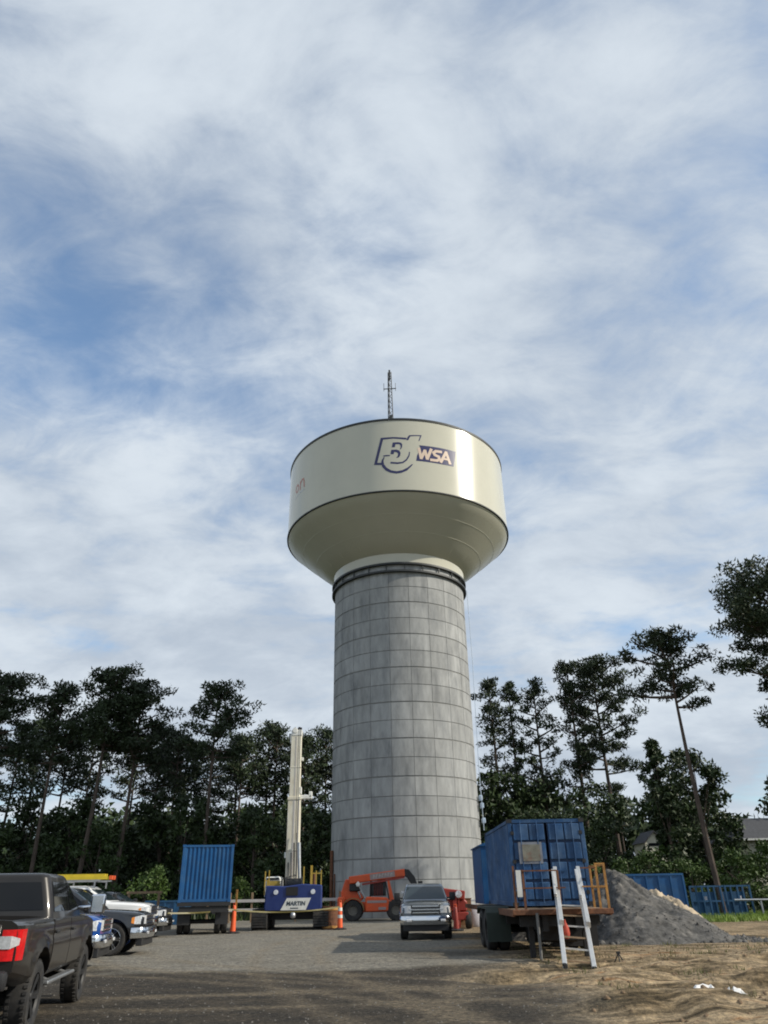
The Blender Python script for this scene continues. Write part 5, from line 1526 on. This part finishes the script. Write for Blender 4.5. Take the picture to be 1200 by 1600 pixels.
for i, (x, y, s) in enumerate([(9.0, 92, 0.72), (12.5, 95, 0.70), (19.0, 96, 0.68), (27.0, 92, 0.70), (38, 100, 0.60)]):
    plant('pine_tree', PV[(i + 2) % 6], ORD[i] + ' low background pine from the tower in the forest edge on the right', 'pine tree', x, y, rp.uniform(0, 6.28), s, s, 'pines of the forest edge right of the tower')

HV = [leafy_meshes(300 + i, 8.5, 3.0, 0.6, 30, 110, 'leaf') for i in range(5)]
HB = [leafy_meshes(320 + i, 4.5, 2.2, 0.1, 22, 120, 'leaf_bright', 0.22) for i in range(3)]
# broadleaf trees under the pines
und = []
for x in np.arange(-56, -4.5, 2.7):
    und.append((x + rp.uniform(-.8, .8), 72 + rp.uniform(-2, 5), rp.uniform(0.85, 1.22)))
mass = []
for x in np.arange(-54, 0, 3.4):
    mass.append((x + rp.uniform(-.8, .8), 82 + rp.uniform(-2, 4), rp.uniform(0.85, 1.02)))
und.sort(key=lambda q: q[0] / q[1])
for i, (x, y, s) in enumerate(und):
    plant('broadleaf_tree', HV[i % 5], ORD[i] + ' dark broadleaf tree from the left in the understory row left of the tower', 'tree', x, y, rp.uniform(0, 6.28), s, s, 'understory trees left of the tower')
und = []
for x in np.arange(8.8, 45, 2.9):
    mass.append((x + rp.uniform(-.8, .8), 79 + rp.uniform(-3, 5), rp.uniform(1.2, 1.5)))
for x in np.arange(12, 50, 3.1):
    und.append((x + rp.uniform(-.8, .8), 64 + rp.uniform(-2, 5), rp.uniform(0.75, 0.98)))
def clear(x, y, s):
    q = x / y
    if 0.405 < q < 0.56 and y < 74:
        return min(s, 0.46)
    if 0.405 < q < 0.50:
        return 0
    if 0.275 < q < 0.378:
        return 0 if y > 70 else min(s, 0.36)
    return s


und = sorted([(x, y, clear(x, y, s)) for x, y, s in und if clear(x, y, s)], key=lambda q: q[0] / q[1])
mv = []
for i, (x, y, s) in enumerate(mass):
    s = clear(x, y, s)
    if s:
        me = HV[(i + 3) % 5][1]; q = np.empty(len(me.vertices) * 3); me.vertices.foreach_get('co', q); q = q.reshape(-1, 3) * s
        a = rp.uniform(0, 6.28); ca, sa = math.cos(a), math.sin(a)
        mv.append(np.stack([q[:, 0] * ca - q[:, 1] * sa + x, q[:, 0] * sa + q[:, 1] * ca + y, q[:, 2]], 1))
mv = np.concatenate(mv)
um = obj('understory_foliage', np_mesh('understory_foliage', mv, np.arange(len(mv)).reshape(-1, 3), M['leaf']), kind='stuff')
tag(um, 'dark mass of foliage deeper in the wood behind the front trees', 'foliage')
for i, (x, y, s) in enumerate(und):
    plant('broadleaf_tree', HV[(i + 2) % 5], ORD[i] + ' dark broadleaf tree from the tower in the understory row on the right', 'tree', x, y, rp.uniform(0, 6.28), s, s, 'understory trees right of the tower')
plant('conical_tree', leafy_meshes(340, 19.6, 4.2, 7.5, 64, 110, 'leaf', 0.36, True), 'pale green conical tree behind the small gabled house', 'tree', 36.4, 104)
plant('broadleaf_tree', leafy_meshes(341, 12.4, 2.5, 2.0, 46, 130, 'leaf', 0.30), 'dense dark tree just right of the lone pine trunk', 'tree', 26.6, 67)
plant('broadleaf_tree', leafy_meshes(342, 9.2, 2.6, 0.5, 34, 120, 'leaf', 0.30), 'dark tree below the lone pine crown', 'tree', 23.2, 66)
# bright bushes
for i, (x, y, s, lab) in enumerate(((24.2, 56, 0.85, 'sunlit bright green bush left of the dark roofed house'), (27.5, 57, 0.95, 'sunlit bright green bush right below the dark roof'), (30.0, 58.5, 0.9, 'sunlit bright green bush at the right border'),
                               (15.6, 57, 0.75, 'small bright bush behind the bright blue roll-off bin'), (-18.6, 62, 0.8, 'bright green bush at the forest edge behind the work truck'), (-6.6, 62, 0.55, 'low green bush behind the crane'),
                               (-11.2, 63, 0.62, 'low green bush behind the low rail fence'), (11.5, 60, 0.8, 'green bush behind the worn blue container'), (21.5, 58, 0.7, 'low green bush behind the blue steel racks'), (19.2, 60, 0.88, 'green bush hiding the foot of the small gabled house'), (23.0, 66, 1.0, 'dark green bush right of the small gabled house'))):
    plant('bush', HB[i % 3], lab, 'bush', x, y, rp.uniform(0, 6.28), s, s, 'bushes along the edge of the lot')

# trees outside the frame to the right and behind, whose shade falls on the near end of the lot
for i, (x, y, s) in enumerate([(31, -5, 1.15), (40, -8, 1.2), (28, -11, 1.1), (48, -12, 1.2), (36, -14, 1.2), (22, -10, 1.1)]):
    plant('pine_tree', PV[i % 6], 'pine beside the near end of the lot', 'pine tree', x, y, rp.uniform(0, 6.28), s, s, 'pines beside the near end of the lot')
for i, (x, y, s) in enumerate([(24, -6, 1.0), (34, -9, 1.1), (19, -12, 1.1)]):
    plant('broadleaf_tree', HV[i % 5], 'broadleaf tree beside the near end of the lot', 'tree', x, y, rp.uniform(0, 6.28), s, s, 'broadleaf trees beside the near end of the lot')

# far wood that reads as one mass
r = np.random.RandomState(5)
n = 60000
fx = r.uniform(-120, 120, n); fy = 100 + 22 * r.uniform(0, 1, n)
hmax = np.where(fx < 3, 10.5, np.where(fx > 44, 8.5, 12.0)) + 2.2 * vnoise(fx / 5.0, fy * 0 + 1, 91) * 2 + 1.0 * vnoise(fx / 1.7, fy * 0 + 2, 92) * 2
fz = hmax * r.uniform(0, 1, n) ** 0.75
C = np.stack([fx, fy, fz], 1); D = unit(r.normal(size=(n, 3)))
V = tris_from(C, D, r.uniform(0.6, 1.3, n), r.uniform(0.5, 1.0, n), r)
fw = obj('far_woodland', np_mesh('far_woodland', V, np.arange(len(V)).reshape(-1, 3), M['leaf'])); fw['kind'] = 'stuff'
tag(fw, 'dark far woodland closing the view behind the lot', 'woodland')

# ------------------------------------------------------------------ houses beyond the trees
hs_ = thing('house', 'house with a dark shingled roof behind the right bushes', 'house', (40.5, 78, 0))
part('wall', MB().box((0, 0, 2.8), (14.5, 8, 5.6)), M['siding'], hs_)
part('roof', MB().add([(-8, -4.8, 5.5), (8, -4.8, 5.5), (8, 4.8, 5.5), (-8, 4.8, 5.5), (-6.6, 0, 7.6), (6.6, 0, 7.6)], [(0, 1, 5, 4), (1, 2, 5), (2, 3, 4, 5), (3, 0, 4), (3, 2, 1, 0)]), M['shingle'], hs_)
part('gutter', MB().box((0, -4.85, 5.45), (16, 0.12, 0.16)), M['white'], hs_)
part('window', MB().box((-4, -4.02, 3.9), (1.2, 0.06, 1.5)).box((2, -4.02, 3.9), (1.2, 0.06, 1.5)), M['glass'], hs_)
h2 = thing('house', 'small pale gabled house glimpsed between the trees', 'house', (31.4, 96, 0))
part('wall', MB().prism([(-1.15, 0), (1.15, 0), (1.15, 6.5), (0, 7.6), (-1.15, 6.5)], -1.5, 3, 'y'), M['siding'], h2)
part('roof', MB().add([(-1.35, -1.8, 6.4), (0, -1.8, 7.75), (1.35, -1.8, 6.4), (-1.35, 3.2, 6.4), (0, 3.2, 7.75), (1.35, 3.2, 6.4), (-1.35, -1.8, 6.25), (0, -1.8, 7.58), (1.35, -1.8, 6.25)], [(0, 1, 4, 3), (1, 2, 5, 4), (0, 6, 7, 1), (1, 7, 8, 2)]), M['shingle'], h2)
part('gable_window', MB().box((0, -1.53, 6.2), (1.5, 0.05, 0.3)), M['glass'], h2)
